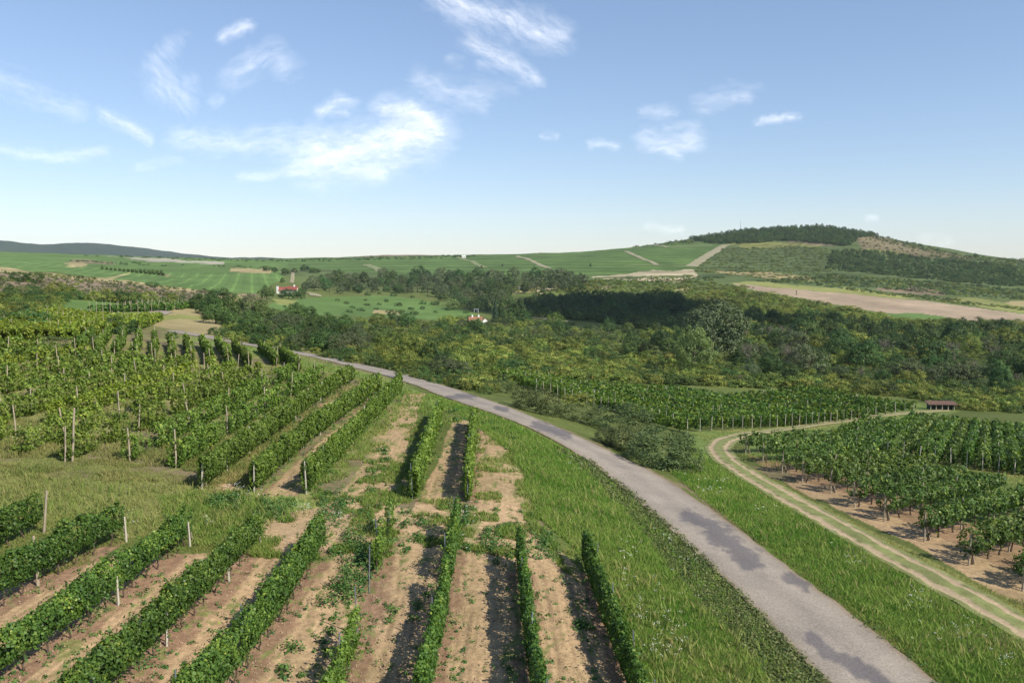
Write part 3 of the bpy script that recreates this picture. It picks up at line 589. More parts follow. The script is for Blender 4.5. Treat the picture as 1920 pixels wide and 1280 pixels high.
def vine_row(line, label, group=None, h=1.9, bot=.55, width=.5, cover=1.9, gap=.0, mat='vine', post=POST_WOOD, pstep=6.0, pmax=14, trunks=0, tset=TRUNKS,
             seed=0, braces=(0, 0), taper=0, bushy=0, leaf=.0026, pend=True, lean=.03, pbias=0.0, extra=()):
    rn = np.random.default_rng(1000 + seed); q = random.Random(seed)
    P, t = resample(np.asarray(line)[:, :2], .25); L = t[-1]
    p0 = P[0]; root = link('vine_row', None, loc=(p0[0], p0[1], float(height(p0[0], p0[1]))))
    root.empty_display_size = .5
    tag(root, label, 'vine row', group)
    d = np.gradient(P, axis=0); d /= np.linalg.norm(d, axis=1, keepdims=True)
    ds = L / (len(P) - 1)
    # leaves per station follow the distance the row is seen from
    sz = np.clip(np.hypot(P[:, 0], P[:, 1]) * leaf, .095, .60)
    hN = .76 + .46 * fbm(t / 1.0, t * 0 + seed * 3.3, 4, 2, .65); wN = .42 + 1.15 * fbm(t / .8, t * 0 + seed * 5.1 + 9, 3, 4)
    g = fbm(t / 2.2, t * 0 + seed * 7.7, 3, 6); keep = sstep(gap - .06, gap + .05, g - .22) if gap > 0 else np.ones(len(t))
    if bushy: 
        ph = .5 + .5 * np.cos(2 * math.pi * (t / bushy + .15 * (fbm(t / 3, t * 0 + seed, 2, 5) - .5))); keep = keep * (.25 + .75 * ph); wN = wN * (.65 + .6 * ph); hN = hN * (.82 + .22 * ph)
    per = 2 * (h - bot) + 2 * width
    cnt = per * cover * 1.25 * ds / (.5 * sz ** 2) * keep
    n = rn.poisson(cnt); idx = np.repeat(np.arange(len(P)), n); K = len(idx)
    s = rn.uniform(-.5, .5, K) * ds
    c = P[idx] + d[idx] * s[:, None]; side = np.stack([d[idx, 1], -d[idx, 0]], -1)
    th = rn.uniform(0, 2 * math.pi, K); rr = 1 - np.abs(rn.normal(0, .22, K)); rr = np.where(rn.random(K) < .10, rr * rn.uniform(1.05, 1.5, K), rr)
    cx, cz = np.cos(th), np.sin(th); cx = np.sign(cx) * np.abs(cx) ** .75; cz = np.sign(cz) * np.abs(cz) ** .75
    hw = width * .5 * wN[idx]; top = h * hN[idx]; hb = bot * (.8 + .5 * fbm(t / .7, t * 0 + seed, 2, 8))[idx]
    mid = (top + hb) / 2; hh = (top - hb) / 2
    off = cx * hw * rr; zz = mid + cz * hh * rr
    x = c[:, 0] + side[:, 0] * off; y = c[:, 1] + side[:, 1] * off
    zg = height(c[:, 0], c[:, 1])
    Nn = np.stack([side[:, 0] * cx * hh, side[:, 1] * cx * hh, cz * hw + .25 * hh], -1); Nn = unit(Nn) + rn.normal(0, .55, (K, 3))
    Q = np.stack([x - p0[0], y - p0[1], zg + zz - root.location.z], -1)
    if cover > 0 and leaf:
        hole = fbm((t[idx] + s) / .38 + seed, th * 1.15, 2, seed + 50); kp = rn.random(K) < sstep(.27, .42, hole) * .92 + .08
        idx, Q, Nn, cz, x, y, zz = idx[kp], Q[kp], Nn[kp], cz[kp], x[kp], y[kp], zz[kp]
        ns_ = min(int(L / .22), 260)
        if np.median(np.hypot(P[:, 0], P[:, 1])) < 62 and ns_ > 4 and len(idx) > 50:
            pick = rn.integers(0, len(idx), ns_); dirn = unit(unit(Nn[pick]) + rn.normal(0, .35, (ns_, 3)) + (0, 0, .25)); st_ = np.arange(7) * .07
            Qs = (Q[pick][:, None] + dirn[:, None] * st_[None, :, None] + np.array((0, 0, -1.0)) * (st_ ** 2 * 1.2)[None, :, None] * rn.uniform(0, 1.4, (ns_, 1, 1))).reshape(-1, 3)
            Q = np.concatenate([Q, Qs]); Nn = np.concatenate([Nn, rn.normal(0, .8, (len(Qs), 3)) + (0, 0, .5)]); idx = np.concatenate([idx, np.repeat(idx[pick], 7)])
            cz = np.concatenate([cz, np.full(len(Qs), .8)]); x = Q[:, 0] + p0[0]; y = Q[:, 1] + p0[1]; zz = Q[:, 2]
        K = len(idx)
    V, F = leaf_cards(Q, Nn, sz[idx] * rn.uniform(.5, 1.4, K), rn)
    tint = np.clip(rn.normal(.40, .22, K) + .55 * (fbm(x / .7, y / .7 + zz / .7, 2, 33) - .5) + .12 * cz, 0, 1)
    fo = link('foliage', np_mesh('foliage', V, F, M[mat], {'tint': ('FLOAT', np.repeat(tint, 4))}), root)
    def at(tt): 
        j = min(len(P) - 1, max(0, int(round(tt / ds)))); return P[j], d[j]
    np_ = 0
    if post is not None and pstep:
        tt = 0.0 if pend else pstep * q.uniform(.3, .9)
        while tt <= L and np_ < pmax:
            p, dd = at(tt); a = (q.gauss(0, lean), q.gauss(0, lean), q.uniform(0, 6))
            pp = (p[0] - p0[0] + pbias * dd[1], p[1] - p0[1] - pbias * dd[0], float(height(p[0], p[1])) - root.location.z - .03)
            link('post', post, root, pp, a, (1, 1, q.uniform(.9, 1.08))); np_ += 1; tt += pstep * q.uniform(.85, 1.15)
    for (tt, off_, me_, lx, ly) in extra:
        p, dd = at(L if tt < 0 else tt)
        link('post', me_, root, (p[0] - p0[0] + dd[1] * off_, p[1] - p0[1] - dd[0] * off_, float(height(p[0], p[1])) - root.location.z - .03), (lx, ly, 0))
    for e, on in enumerate(braces):
        if not on: continue
        p, dd = at(0 if e == 0 else L); sg = -1 if e == 0 else 1
        pb = p + dd * (.75 * -sg if on == 2 else .65 * sg)
        dirn = Vector((dd[0] * -sg * (-1 if on == 2 else 1) * .45, dd[1] * -sg * (-1 if on == 2 else 1) * .45, .9))
        link('brace_post', BRACE, root, (pb[0] - p0[0], pb[1] - p0[1], float(height(pb[0], pb[1])) - root.location.z - .05), dirn.to_track_quat('Z', 'Y').to_euler())
    if trunks:
        tt = .5; k = 0
        while tt < L and k < 95:
            p, dd = at(tt)
            if keep[min(len(P) - 1, int(tt / ds))] > .3:
                link('trunk', tset[q.randrange(len(tset))], root, (p[0] - p0[0], p[1] - p0[1], float(height(p[0], p[1])) - root.location.z), (q.gauss(0, .1), q.gauss(0, .1), q.uniform(0, 6)), (1, 1, q.uniform(.8, 1.1)))
            tt += trunks * q.uniform(.8, 1.2); k += 1
    return root

VN = 'vine rows of the near block on bare soil'
vine_row(NEAR3['A'], 'short dark vine row ending below two tall leaning grey posts', VN, h=1.75, bot=.45, seed=1, post=POST_WOOD, pstep=5.5, trunks=1.1, lean=.06, extra=[(-1, .3, POST_WOOD, .05, .16)])
vine_row(NEAR3['B'], 'vine row ending at three pale stub posts beside the mown grass', VN, h=1.85, seed=2, post=POST_WOOD, pstep=6.2, trunks=1.1, braces=(0, 1), lean=.04, extra=[(-1, .3, POST_LOW, .05, 0)])
vine_row(NEAR3['C'], 'dense vine row with one thick pale post halfway along its sunny side', VN, h=1.75, seed=3, post=POST_LOW, pstep=7.5, trunks=1.1, braces=(0, 1), pbias=.20)
vine_row(NEAR3['D'], 'dense vine row between the thick pale post and the blue grey steel posts', VN, h=1.8, seed=4, post=POST_LOW, pstep=6.5, trunks=1.1, braces=(0, 1), pbias=.10)
vine_row(NEAR3['E'], 'bright green dense vine row with blue grey steel posts, left of the big weed patch', VN, h=1.95, seed=5, post=POST_STEEL, pstep=4.6, trunks=1.2, pbias=-.25)
vine_row(NEAR3['F'], 'thin yellowing vine row with tall bare steel posts showing through', VN, h=1.6, bot=.3, width=.3, cover=.8, gap=.26, seed=6, mat='vine_old', post=POST_STEEL, pstep=3.6, trunks=1.2, lean=.05, pbias=-.12)
vine_row(NEAR3['G'], 'narrow vine row with pale yellow green leaves and one steel post on its shaded side', VN, h=1.75, bot=.2, width=.34, cover=1.4, gap=.12, seed=7, mat='vine', post=POST_STEEL, pstep=6.0, trunks=1.2, pbias=-.2)
vine_row(NEAR3['H'], 'narrow dark vine row casting a broad black shadow on the soil', VN, h=1.75, bot=.25, width=.38, cover=1.7, seed=8, post=POST_STEEL, pstep=5.0, trunks=1.2, pbias=-.05)
vine_row(NEAR3['I'], 'outermost vine row standing against the bright grass verge of the road', VN, h=1.65, bot=.2, width=.40, cover=1.5, seed=9, post=POST_STEEL, pstep=4.0, trunks=1.2, pbias=.2)
VU = 'vine rows of the upper block beside the road'
vine_row(NEAR3['D2'], 'upper vine row starting at two pale posts leaning together beside the lane', VU, h=1.9, bot=.35, width=.62, seed=11, mat='vine_old', post=POST_CONC, pstep=4.2, braces=(2, 0))
vine_row(NEAR3['E2'], 'upper vine row between two thin strips of bare soil', VU, h=1.9, bot=.3, width=.6, seed=12, mat='vine_old', post=POST_CONC, pstep=4.0)
vine_row(NEAR3['F2'], 'upper vine row bordering the widest strip of bare soil', VU, h=1.9, bot=.2, width=.5, seed=13, mat='vine_old', post=POST_CONC, pstep=4.5)
vine_row(NEAR3['G2'], 'short upper vine row with yellowish sunny side and a steel post at its near end', VU, h=1.75, bot=.1, width=.45, seed=14, mat='vine_old', post=POST_STEEL, pstep=7, pbias=-.1)
vine_row(NEAR3['H2'], 'short upper vine row casting a dark shadow, next to the broad tilled strip', VU, h=1.8, bot=.1, width=.42, seed=15, mat='vine_old', post=POST_STEEL, pstep=8)

# older vineyard on the grassy slope, rows parallel to the upper block
D2 = NEAR3['D2']; base = D2[0]; dirD = D2[1][:2] - D2[0][:2]; dirD /= np.linalg.norm(dirD)
OLD = 'older vine rows on the grassy slope'
OLD_L = {1: 'old vine row starting at a short leaning post next to the upper block', 2: 'old bushy vine row ending in a ragged low clump on the grass', 3: 'old vine row beginning at a round bush with a very tall leaning post'}
for k in range(1, 23):
    X0 = base[0] - 3.25 * k; Y0 = 48 + (k % 3) * .8
    Y0 = max(Y0, -X0 / .70); Yend = 88 + .5 * (k) * 1.55
    if k > 16: Yend = 118
    x1 = X0 + dirD[0] / dirD[1] * (Yend - 48) * .9
    line = [(X0 + dirD[0] / dirD[1] * (Y0 - 48) * .9, Y0), ((X0 + x1) / 2 + random.uniform(-.2, .2), (Y0 + Yend) / 2), (x1, Yend)]
    if Yend - Y0 < 8: continue
    vine_row(line, OLD_L.get(k, 'gappy older vine row with tall pale wooden posts on the grassy slope'), OLD, h=1.75, bot=.1, width=.85, cover=1.75, gap=.14 + .07 * random.random(), seed=40 + k, mat='vine_old' if k % 5 else 'vine_yellow',
             post=POST_TALL, pstep=9.5, pmax=10, bushy=1.9, lean=.07, pend=k < 4, extra=[(.3, .3, stick('post', M['post'], .065, 3.4, 6, .02), 0, .10)] if k == 3 else ())
# second block behind it, rows turned towards the road
SEC = 'vine rows turned towards the road bend'
ends = [(560,699),(518,686),(467,690),(430,685),(395,686),(358,684),(322,681),(286,678),(250,675),(214,672),(178,669),(142,666)]
for k, (u, v) in enumerate(ends):
    p = ground([u], [v])[0]; L = [18, 18, 23, 24, 25, 25, 25, 26, 28, 30, 32, 34][k]
    dv = np.array((-.40, .917))
    line = [p[:2], p[:2] + dv * L / 2 + (.3, 0), p[:2] + dv * L]
    lab = {0: 'vine row of the turned block closest to the road, dark on its shaded side', 1: 'second dark sided vine row from the road bend'}.get(k, 'vine row turned towards the road bend with pale posts at its near end')
    vine_row(line, lab, SEC, h=1.75, bot=.15, width=.7, cover=1.6, gap=.0 if k < 5 else .10, seed=70 + k, mat='vine_old', post=POST_TALL, pstep=13, pmax=3, lean=.08)
# yellow green block higher up the slope
YG = 'yellow green vine rows high on the slope'
for k in range(16):
    u = -60 + k * 21; v = 646 - k * .9 - max(0, k - 9) * 2.2
    p = ground([u], [v])[0]; dv = np.array((-.30, .954)); L = 46 - max(0, k - 8) * 1.5
    vine_row([p[:2], p[:2] + dv * L / 2 + (random.uniform(-.6, .6), 0), p[:2] + dv * L], 'yellow green vine row with pale posts on the upper slope', YG, h=1.75, bot=.1, width=1.15, cover=1.7, gap=.08, seed=90 + k, mat='vine_yellow', post=POST_TALL, pstep=17, pmax=3, lean=.06, pend=False)
for k in range(12):
    u = 168 + k * 13; v = 587 - k * .3
    p = ground([u], [v])[0]; dv = np.array((-.15, .988))
    vine_row([p[:2], p[:2] + dv * 20, p[:2] + dv * 42], 'small vine row with bare pale posts below the dry brown slope', 'vine rows below the dry brown slope', h=1.5, bot=.3, width=.5, cover=1.0, gap=.12, seed=120 + k, mat='vine', post=POST_TALL, pstep=9, pmax=5)

for k in range(15):
    u = 192 + k * 8.2; v = 505 + k * .85
    p = ground([u], [v])[0]; dv = np.array((-.45, .89))
    vine_row([p[:2], p[:2] + dv * 34], 'short dark vine row on the far green slope', 'short vine rows on the far green slope', h=2.0, bot=.1, width=1.6, cover=1.4, seed=300 + k, mat='vine_dark', post=None)
# right-hand vineyard by the dirt track
RV = 'tall vine rows beside the dirt track'
r_ends = [(1398,850),(1430,868),(1466,887),(1504,906),(1557,925),(1602,951),(1658,977),(1733,1015),(1816,1060),(1917,1108),(2030,1170)]
RL = ['most distant and lowest vine row by the track, ending at a dark post', 'vine row whose end post has a long brace reaching the grass', 'vine row with end brace just where the bare soil begins', 'vine row with pale square end post and a leaning brace', 'vine row with thin end post half hidden by hanging leaves',
      'vine row with a straight post and a short brace over bare soil', 'vine row with twisted bare trunks behind its end post', 'vine row with tall end post and long crooked brace', 'vine row with a broad shadow and red soil under its trunks', 'tall vine row hanging over bare reddish soil at the track end', 'vine row furthest along the track with its end out of view']
for k, (u, v) in enumerate(r_ends):
    p = ground([u], [v])[0]; dv = np.array((.80, .60)); L = 13.5 + k * .6
    vine_row([p[:2], p[:2] + dv * L / 2, p[:2] + dv * L], RL[k], RV, h=2.15, bot=.8, width=1.15, cover=1.35, seed=140 + k, mat='vine_dark', post=POST_WOOD, pstep=5.0, braces=(2, 0) , trunks=1.7, tset=BIGTRUNKS, bushy=1.7, lean=.03, leaf=.0026)
R2 = 'vine rows beyond the grassy lane right of the track'
for k in range(19):
    t = k / 18
    u = 1545 + 535 * t; v = 846 + 66 * t
    p = ground([u], [v])[0]; dv = np.array((.52, .854)); L = 50 - 6 * t if k > 2 else 34
    vine_row([p[:2], p[:2] + dv * L / 2, p[:2] + dv * L], 'thick vine row with pale posts beyond the grassy lane', R2, h=1.8, bot=.25, width=.9, cover=1.3, gap=.10, seed=170 + k, mat='vine_dark' if k % 3 else 'vine', post=POST_CONC, pstep=11.0, pmax=5, bushy=2.0, leaf=.0026)
# vineyard across the track with a line of white end posts
MV = 'vine rows with white end posts across the track'
me_u = [1289,1312,1334,1355,1374,1392,1410,1426,1443,1457,1472,1485,1498,1511,1523,1534,1546,1557,1569,1582,1596,1610,1626,1642,1660,1678,1696,1713]
for k, u in enumerate(me_u):
    v = np.interp(u, [1289,1334,1410,1485,1546,1600,1660,1713], [812,806,803,799,794,788,778,770])
    p = ground([u], [v])[0]; dv = np.array((-.34, .94)); L = 46 if k < 18 else 28
    lab = 'vine row of the white post line standing closest to the road bushes' if k == 0 else 'vine row ending at a white post along the track'
    vine_row([p[:2], p[:2] + dv * L / 2, p[:2] + dv * L], lab, MV, h=1.7, bot=.3, width=1.0, cover=1.3, gap=.10, seed=200 + k, mat='vine' if k % 3 else 'vine_old', post=POST_CONC, pstep=13, pmax=4, bushy=2.1, leaf=.0026, lean=.02)
for k in range(20):
    u = 1262 - k * 13.5; v = 800 - k * 3.4
    p = ground([u], [v])[0]; dv = np.array((-.34, .94)); L = 36 - k * .9
    vine_row([p[:2], p[:2] + dv * L], 'olive vine row behind the roadside bushes', 'olive vine rows behind the roadside bushes', h=1.6, bot=.15, width=1.1, cover=1.2, gap=.12, seed=240 + k, mat='vine_old' if k % 2 else 'vine', post=POST_CONC, pstep=12, pmax=3, bushy=2.1, leaf=.0026)

# ------------------------------------------------------------------ trees and shrubs (unit crowns: 1 m wide, 1 m tall)
def crown(seed, zc=.56, rx=.46, rz=.43, clumps=80, cr=.115, nl=26, ls=.05, droop=0, top=1.0, squash=.8):
    rn = np.random.default_rng(seed); Ps = []; Ns = []; Ts = []
    ph = rn.uniform(0, 6.28, 6)
    for i in range(clumps):
        n = unit(rn.normal(size=3)); 
        if n[2] < -.75: n[2] *= .3; n = unit(n)
        az = math.atan2(n[1], n[0]); bump = 1 + .16 * math.sin(2 * az + ph[0]) + .12 * math.sin(3 * az + ph[1] + 3 * n[2]) + .10 * math.sin(5 * n[2] + ph[2])
        r = (rn.random() ** .33 * .35 + .65) * bump
        c = np.array((n[0] * rx * r, n[1] * rx * r, zc + n[2] * rz * r * top))
        k = rn.poisson(nl); q = rn.normal(size=(k, 3)); q = unit(q) * (rn.random((k, 1)) ** .45) * cr * rn.uniform(.7, 1.35) * np.array((1, 1, squash))
        if droop: q[:, 2] -= np.hypot(q[:, 0], q[:, 1]) * droop
        Ps.append(c + q); Ns.append(unit(q + 1e-4) + .7 * unit(c - (0, 0, zc)) + np.array((0, 0, .35)) + rn.normal(0, .5, (k, 3))); Ts.append(np.full(k, rn.normal(.45, .2)) + rn.normal(0, .14, k))
    P = np.concatenate(Ps); P[:, 2] = np.maximum(P[:, 2], .01)
    return P, np.concatenate(Ns), np.clip(np.concatenate(Ts), 0, 1), rn, ls
def crown_mesh(name, mat, *a, **k):
    P, Nn, T_, rn, ls = crown(*a, **k)
    V, F = leaf_cards(P, Nn, ls * rn.uniform(.7, 1.3, len(P)), rn)
    return np_mesh(name, V, F, M[mat], {'tint': ('FLOAT', np.repeat(T_, 4))})
def conifer_mesh(seed, mat='conifer'):
    rn = np.random.default_rng(seed); n = 2200; z = rn.random(n) ** 1.2 * .95 + .04
    lay = .72 + .28 * np.abs(np.sin(z * 34)); r = (1 - z) * .48 * lay * rn.uniform(.55, 1, n); a = rn.uniform(0, 6.28, n)
    P = np.stack([np.cos(a) * r, np.sin(a) * r, z - r * .15], -1); Nn = np.stack([np.cos(a), np.sin(a), 0 * a + .8], -1) + rn.normal(0, .4, (n, 3))
    V, F = leaf_cards(P, Nn, .055 * rn.uniform(.7, 1.3, n), rn)
    return np_mesh('crown', V, F, M[mat], {'tint': ('FLOAT', np.repeat(rn.random(n), 4))})
def trunk_tree(seed, h=.55, r=.028):
    q = random.Random(seed); b = MB()
    b.tube([(0, 0, -.03), (q.uniform(-.02, .02), q.uniform(-.02, .02), h * .5), (q.uniform(-.03, .03), q.uniform(-.03, .03), h)], [r * 1.3, r, r * .55], 6)
    for i in range(4):
        a = q.uniform(0, 6.28); z = h * q.uniform(.45, .9); l = q.uniform(.15, .28)
        b.tube([(0, 0, z), (math.cos(a) * l * .6, math.sin(a) * l * .6, z + l * .5), (math.cos(a) * l, math.sin(a) * l, z + l)], [r * .5, r * .35, r * .15], 5)
    return b.mesh('trunk', M['bark'])
def branches_mesh(seed):
    q = random.Random(seed); b = MB()
    def grow(p, d, l, r, dep):
        e = p + d * l; m = p + d * l * .5 + Vector((q.gauss(0, .02), q.gauss(0, .02), 0)); b.tube([p, m, e], [r, r * .8, r * .55], 4 if dep else 5, False)
        if dep >= 4: return
        for i in range(3 if dep < 3 else 2):
            nd = (d + Vector((q.gauss(0, .42), q.gauss(0, .42), q.uniform(-.05, .4)))).normalized(); grow(e, nd, l * q.uniform(.6, .82), r * .58, dep + 1)
    for s in range(3):
        grow(Vector((q.uniform(-.12, .12), q.uniform(-.12, .12), 0)), Vector((q.gauss(0, .25), q.gauss(0, .25), 1)).normalized(), .27, .016, 0)
    return b.mesh('branches', M['dead'])
BIGGREY = crown_mesh('crown', 'tree_grey', 318, zc=.52, rz=.46, clumps=330, cr=.075, nl=34, ls=.027)
BIGWIL = crown_mesh('crown', 'willow', 319, clumps=300, cr=.075, nl=34, ls=.025, droop=.5, zc=.48, rx=.48, rz=.48)
ROUND = [crown_mesh('crown', 'tree', 300 + i, zc=.50, rz=.46, clumps=100 + 10 * (i % 3), nl=46, ls=.036) for i in range(6)]
GREYT = [crown_mesh('crown', 'tree_grey', 320 + i, zc=.50, rz=.46, clumps=125, cr=.10, nl=40, ls=.032) for i in range(3)]
WILLOW = [crown_mesh('crown', 'willow', 330 + i, clumps=110, cr=.10, nl=26, ls=.038, droop=.5, zc=.52, rz=.47) for i in range(2)]
CONIF = [conifer_mesh(340 + i) for i in range(3)]
PALE = [crown_mesh('crown', 'scrub', 350 + i, zc=.5, rz=.46, clumps=90, nl=40, ls=.036) for i in range(2)]
THIN = [crown_mesh('crown', 'tree_grey', 355 + i, clumps=45, cr=.085, nl=14, ls=.036) for i in range(2)]
BARE = [branches_mesh(360 + i) for i in range(3)]
TRK = [trunk_tree(370 + i) for i in range(4)]
SCRUB = [crown_mesh('shrub', 'scrub', 380 + i, zc=.40, rx=.50, rz=.44, clumps=46, cr=.15, nl=40, ls=.055) for i in range(5)]
DSCRUB = [crown_mesh('shrub', 'tree', 390 + i, zc=.40, rx=.50, rz=.44, clumps=46, cr=.15, nl=40, ls=.052) for i in range(3)]
BUSHM = [crown_mesh('bush', 'bush', 395 + i, zc=.40, rx=.50, rz=.46, clumps=260, cr=.085, nl=24, ls=.028) for i in range(2)]
SETS = {'biggrey': [BIGGREY], 'bigwillow': [BIGWIL], 'round': ROUND, 'grey': GREYT, 'willow': WILLOW, 'conifer': CONIF, 'pale': PALE, 'thin': THIN}
def plant_tree(kind, p, w, h, label, group=None, rz=None, name=None, cat='tree'):
    root = link(name or {'conifer': 'conifer_tree', 'willow': 'willow_tree'}.get(kind, 'tree'), None, loc=(p[0], p[1], float(height(p[0], p[1])) - .05)); root.empty_display_size = 1
    tag(root, label, cat, group)
    rz = random.uniform(0, 6.28) if rz is None else rz
    if kind == 'bare':
        link('branches', random.choice(BARE), root, (0, 0, 0), (0, 0, rz), (w, w, h)); link('crown', random.choice(THIN), root, (0, 0, 0), (0, 0, rz + 1), (w * .8, w * .8, h * .85)); return root
    link('crown', random.choice(SETS[kind]), root, (0, 0, 0), (0, 0, rz), (w, w * random.uniform(.9, 1.1), h))
    link('trunk', random.choice(TRK), root, (0, 0, 0), (0, 0, rz), (min(w, h), min(w, h), h))
    return root
def px_size(p, u, w, h):
    Y = p[1]; return w / F_PX * Y, h / F_PX * Y
def tree_px(kind, u, v, w, h, label, group=None, push=0, **k):
    p = ground([u], [v])[0]
    if push: p[:2] *= 1 + push
    ww, hh = px_size(p, u, w, h); return plant_tree(kind, p, ww, hh, label, group, **k)
def bush_px(u, v, w, h, label, mats=BUSHM, cat='bush', group=None, name='bush'):
    p = ground([u], [v])[0]; ww, hh = px_size(p, u, w, h)
    p[1] += ww * .3
    o = link(name, random.choice(mats), None, (p[0], p[1], float(height(p[0], p[1])) - hh * .06), (0, 0, random.uniform(0, 6.28)), (ww, ww * .9, hh * 1.05)); tag(o, label, cat, group); return o
# trees one can single out
tree_px('biggrey', 1335, 676, 128, 112, 'largest grey green tree rising behind the pale willow')
tree_px('bigwillow', 1300, 696, 82, 86, 'pale rounded willow in front of the largest grey green tree', cat='willow', name='willow_tree')
tree_px('bare', 1405, 690, 60, 62, 'half dead grey tree right of the willow, smaller than its neighbour')
tree_px('bare', 1480, 702, 75, 78, 'bare topped grey tree between the willow and the dark wood')
tree_px('grey', 1515, 706, 70, 62, 'grey green tree touching the bare topped tree')
tree_px('bare', 1392, 722, 30, 26, 'small pale dead tree standing in the olive scrub')
tree_px('conifer', 929, 604, 20, 46, 'slim dark spruce beside the white gabled house', cat='conifer')
tree_px('round', 948, 604, 40, 52, 'tall dark tree behind the slim spruce')
tree_px('round', 972, 604, 30, 42, 'dark tree right of the tall dark tree by the valley house')
tree_px('willow', 850, 580, 34, 20, 'pale green low tree at the end of the valley field')
tree_px('willow', 896, 584, 24, 22, 'pale green tree above the small grey hut')
tree_px('grey', 1048, 531, 50, 27, 'broad dark tree standing alone below the hillside vines')
tree_px('thin', 1012, 530, 18, 14, 'small thin tree left of the broad tree below the hillside vines')
tree_px('round', 1829, 483, 7, 8, 'lone round tree on the hill skyline', push=.0)
tree_px('round', 500, 560, 32, 24, 'round dark tree left of the red roofed house')
tree_px('round', 541, 560, 36, 18, 'dark tree in front of the red roofed house')
tree_px('round', 564, 560, 22, 20, 'dark tree at the right end of the red roofed house')
tree_px('round', 530, 530, 9, 9, 'small round tree behind the red roof'); 
for u, v, w, h in [(500,508,16,10),(515,510,14,9),(535,516,16,14),(572,508,18,11),(552,512,12,10),(590,512,24,10)]:
    tree_px('round', u, v, w, h, 'dark tree in the clump behind the red roofed house', 'trees behind the red roofed house')
tree_px('conifer', 942, 499, 4, 6, 'tiny cypress on the hillside lane'); tree_px('round', 903, 503, 4, 6, 'tiny round tree at the foot of the grassy lane')
tree_px('round', 1107, 500, 5, 6, 'single tiny tree in the middle of the hillside vines'); tree_px('round', 696, 483, 4, 4, 'tiny tree on the skyline by the sandy cutting')
tree_px('round', 893, 620, 42, 17, 'low dark tree in front of the white gabled house')
bush_px(28, 527, 38, 22, 'dark bush on the dry brown slope', DSCRUB); bush_px(58, 529, 38, 24, 'dark leaning bush beside another on the dry brown slope', DSCRUB)
bush_px(282, 537, 28, 11, 'lone bush between the brown slope and the green field', DSCRUB)
bush_px(1005, 775, 95, 58, 'dark round bush at the roadside with grass around it'); bush_px(935, 735, 60, 28, 'low dark bush at the roadside below the scrub')
bush_px(1165, 815, 130, 62, 'dark spreading bush above the road beside the long grey bush'); bush_px(1150, 838, 70, 40, 'small olive bush at the road edge below the spreading bush'); 
bush_px(1245, 878, 160, 80, 'long grey green bush reaching the dirt track'); bush_px(1185, 850, 100, 55, 'grey green bush joined to the long bush by the road')
bush_px(1290, 885, 80, 60, 'grey green bush at the corner of road and dirt track'); bush_px(1075, 790, 90, 38, 'low grassy bush between the two dark roadside bushes')
bush_px(1080, 760, 70, 24, 'olive bush behind the dark round roadside bush', SCRUB); bush_px(880, 730, 70, 30, 'olive roadside bush where the scrub begins', SCRUB)
bush_px(82, 660, 80, 32, 'dark round bush among the yellow green vines'); bush_px(160, 645, 34, 22, 'small brownish bush below the bend of vines'); bush_px(212, 625, 62, 36, 'dark bush left of the dry grass field', DSCRUB)
bush_px(320, 634, 22, 14, 'small dark bush where the road vanishes', DSCRUB); bush_px(262, 612, 30, 18, 'small grey bush at the edge of the dry grass')
bush_px(30, 622, 110, 44, 'large dark bush on the upper slope beside yellow vines', DSCRUB)

def scatter_px(polys, n, dmin, seed):
    rn = np.random.default_rng(seed); out = []
    us = [p[0] for q in polys for p in q]; vs = [p[1] for q in polys for p in q]
    cell = {}
    tries = 0
    while len(out) < n and tries < n * 60:
        tries += 1
        u = rn.uniform(min(us), max(us)); v = rn.uniform(min(vs), max(vs))
        if not any(bool(inpoly(np.array(u), np.array(v), p)) for p in polys): continue
        du = dmin; dv = dmin * .38; k = (int(u // du), int(v // dv)); ok = True
        for a in (-1, 0, 1):
            for b in (-1, 0, 1):
                for (x, y) in cell.get((k[0] + a, k[1] + b), ()):
                    if ((x - u) / du) ** 2 + ((y - v) / dv) ** 2 < 1: ok = False
        if ok: out.append((u, v)); cell.setdefault(k, []).append((u, v))
    return np.array(out)
def forest(polys, n, dmin, kinds, hpx, ratio, label, group, seed, scrub=False, maxm=99):
    q = random.Random(seed); pts = scatter_px(polys, n, dmin, seed); P = ground(pts[:, 0], pts[:, 1]); res = []
    for (u, v), p in zip(pts, P):
        h = min(q.uniform(*hpx) / F_PX * p[1], maxm); w = h * q.uniform(*ratio); res.append((p, w, h))
    res.sort(key=lambda r: r[0][1])
    for p, w, h in res:
        if scrub:
            o = link('shrub', q.choice(q.choice(kinds)), None, (p[0], p[1], p[2] - .1 * h), (0, 0, q.uniform(0, 6.28)), (w, w, h)); tag(o, label, 'shrub', group)
        else: plant_tree(q.choice(kinds), p, w, h, label, group)
    return res
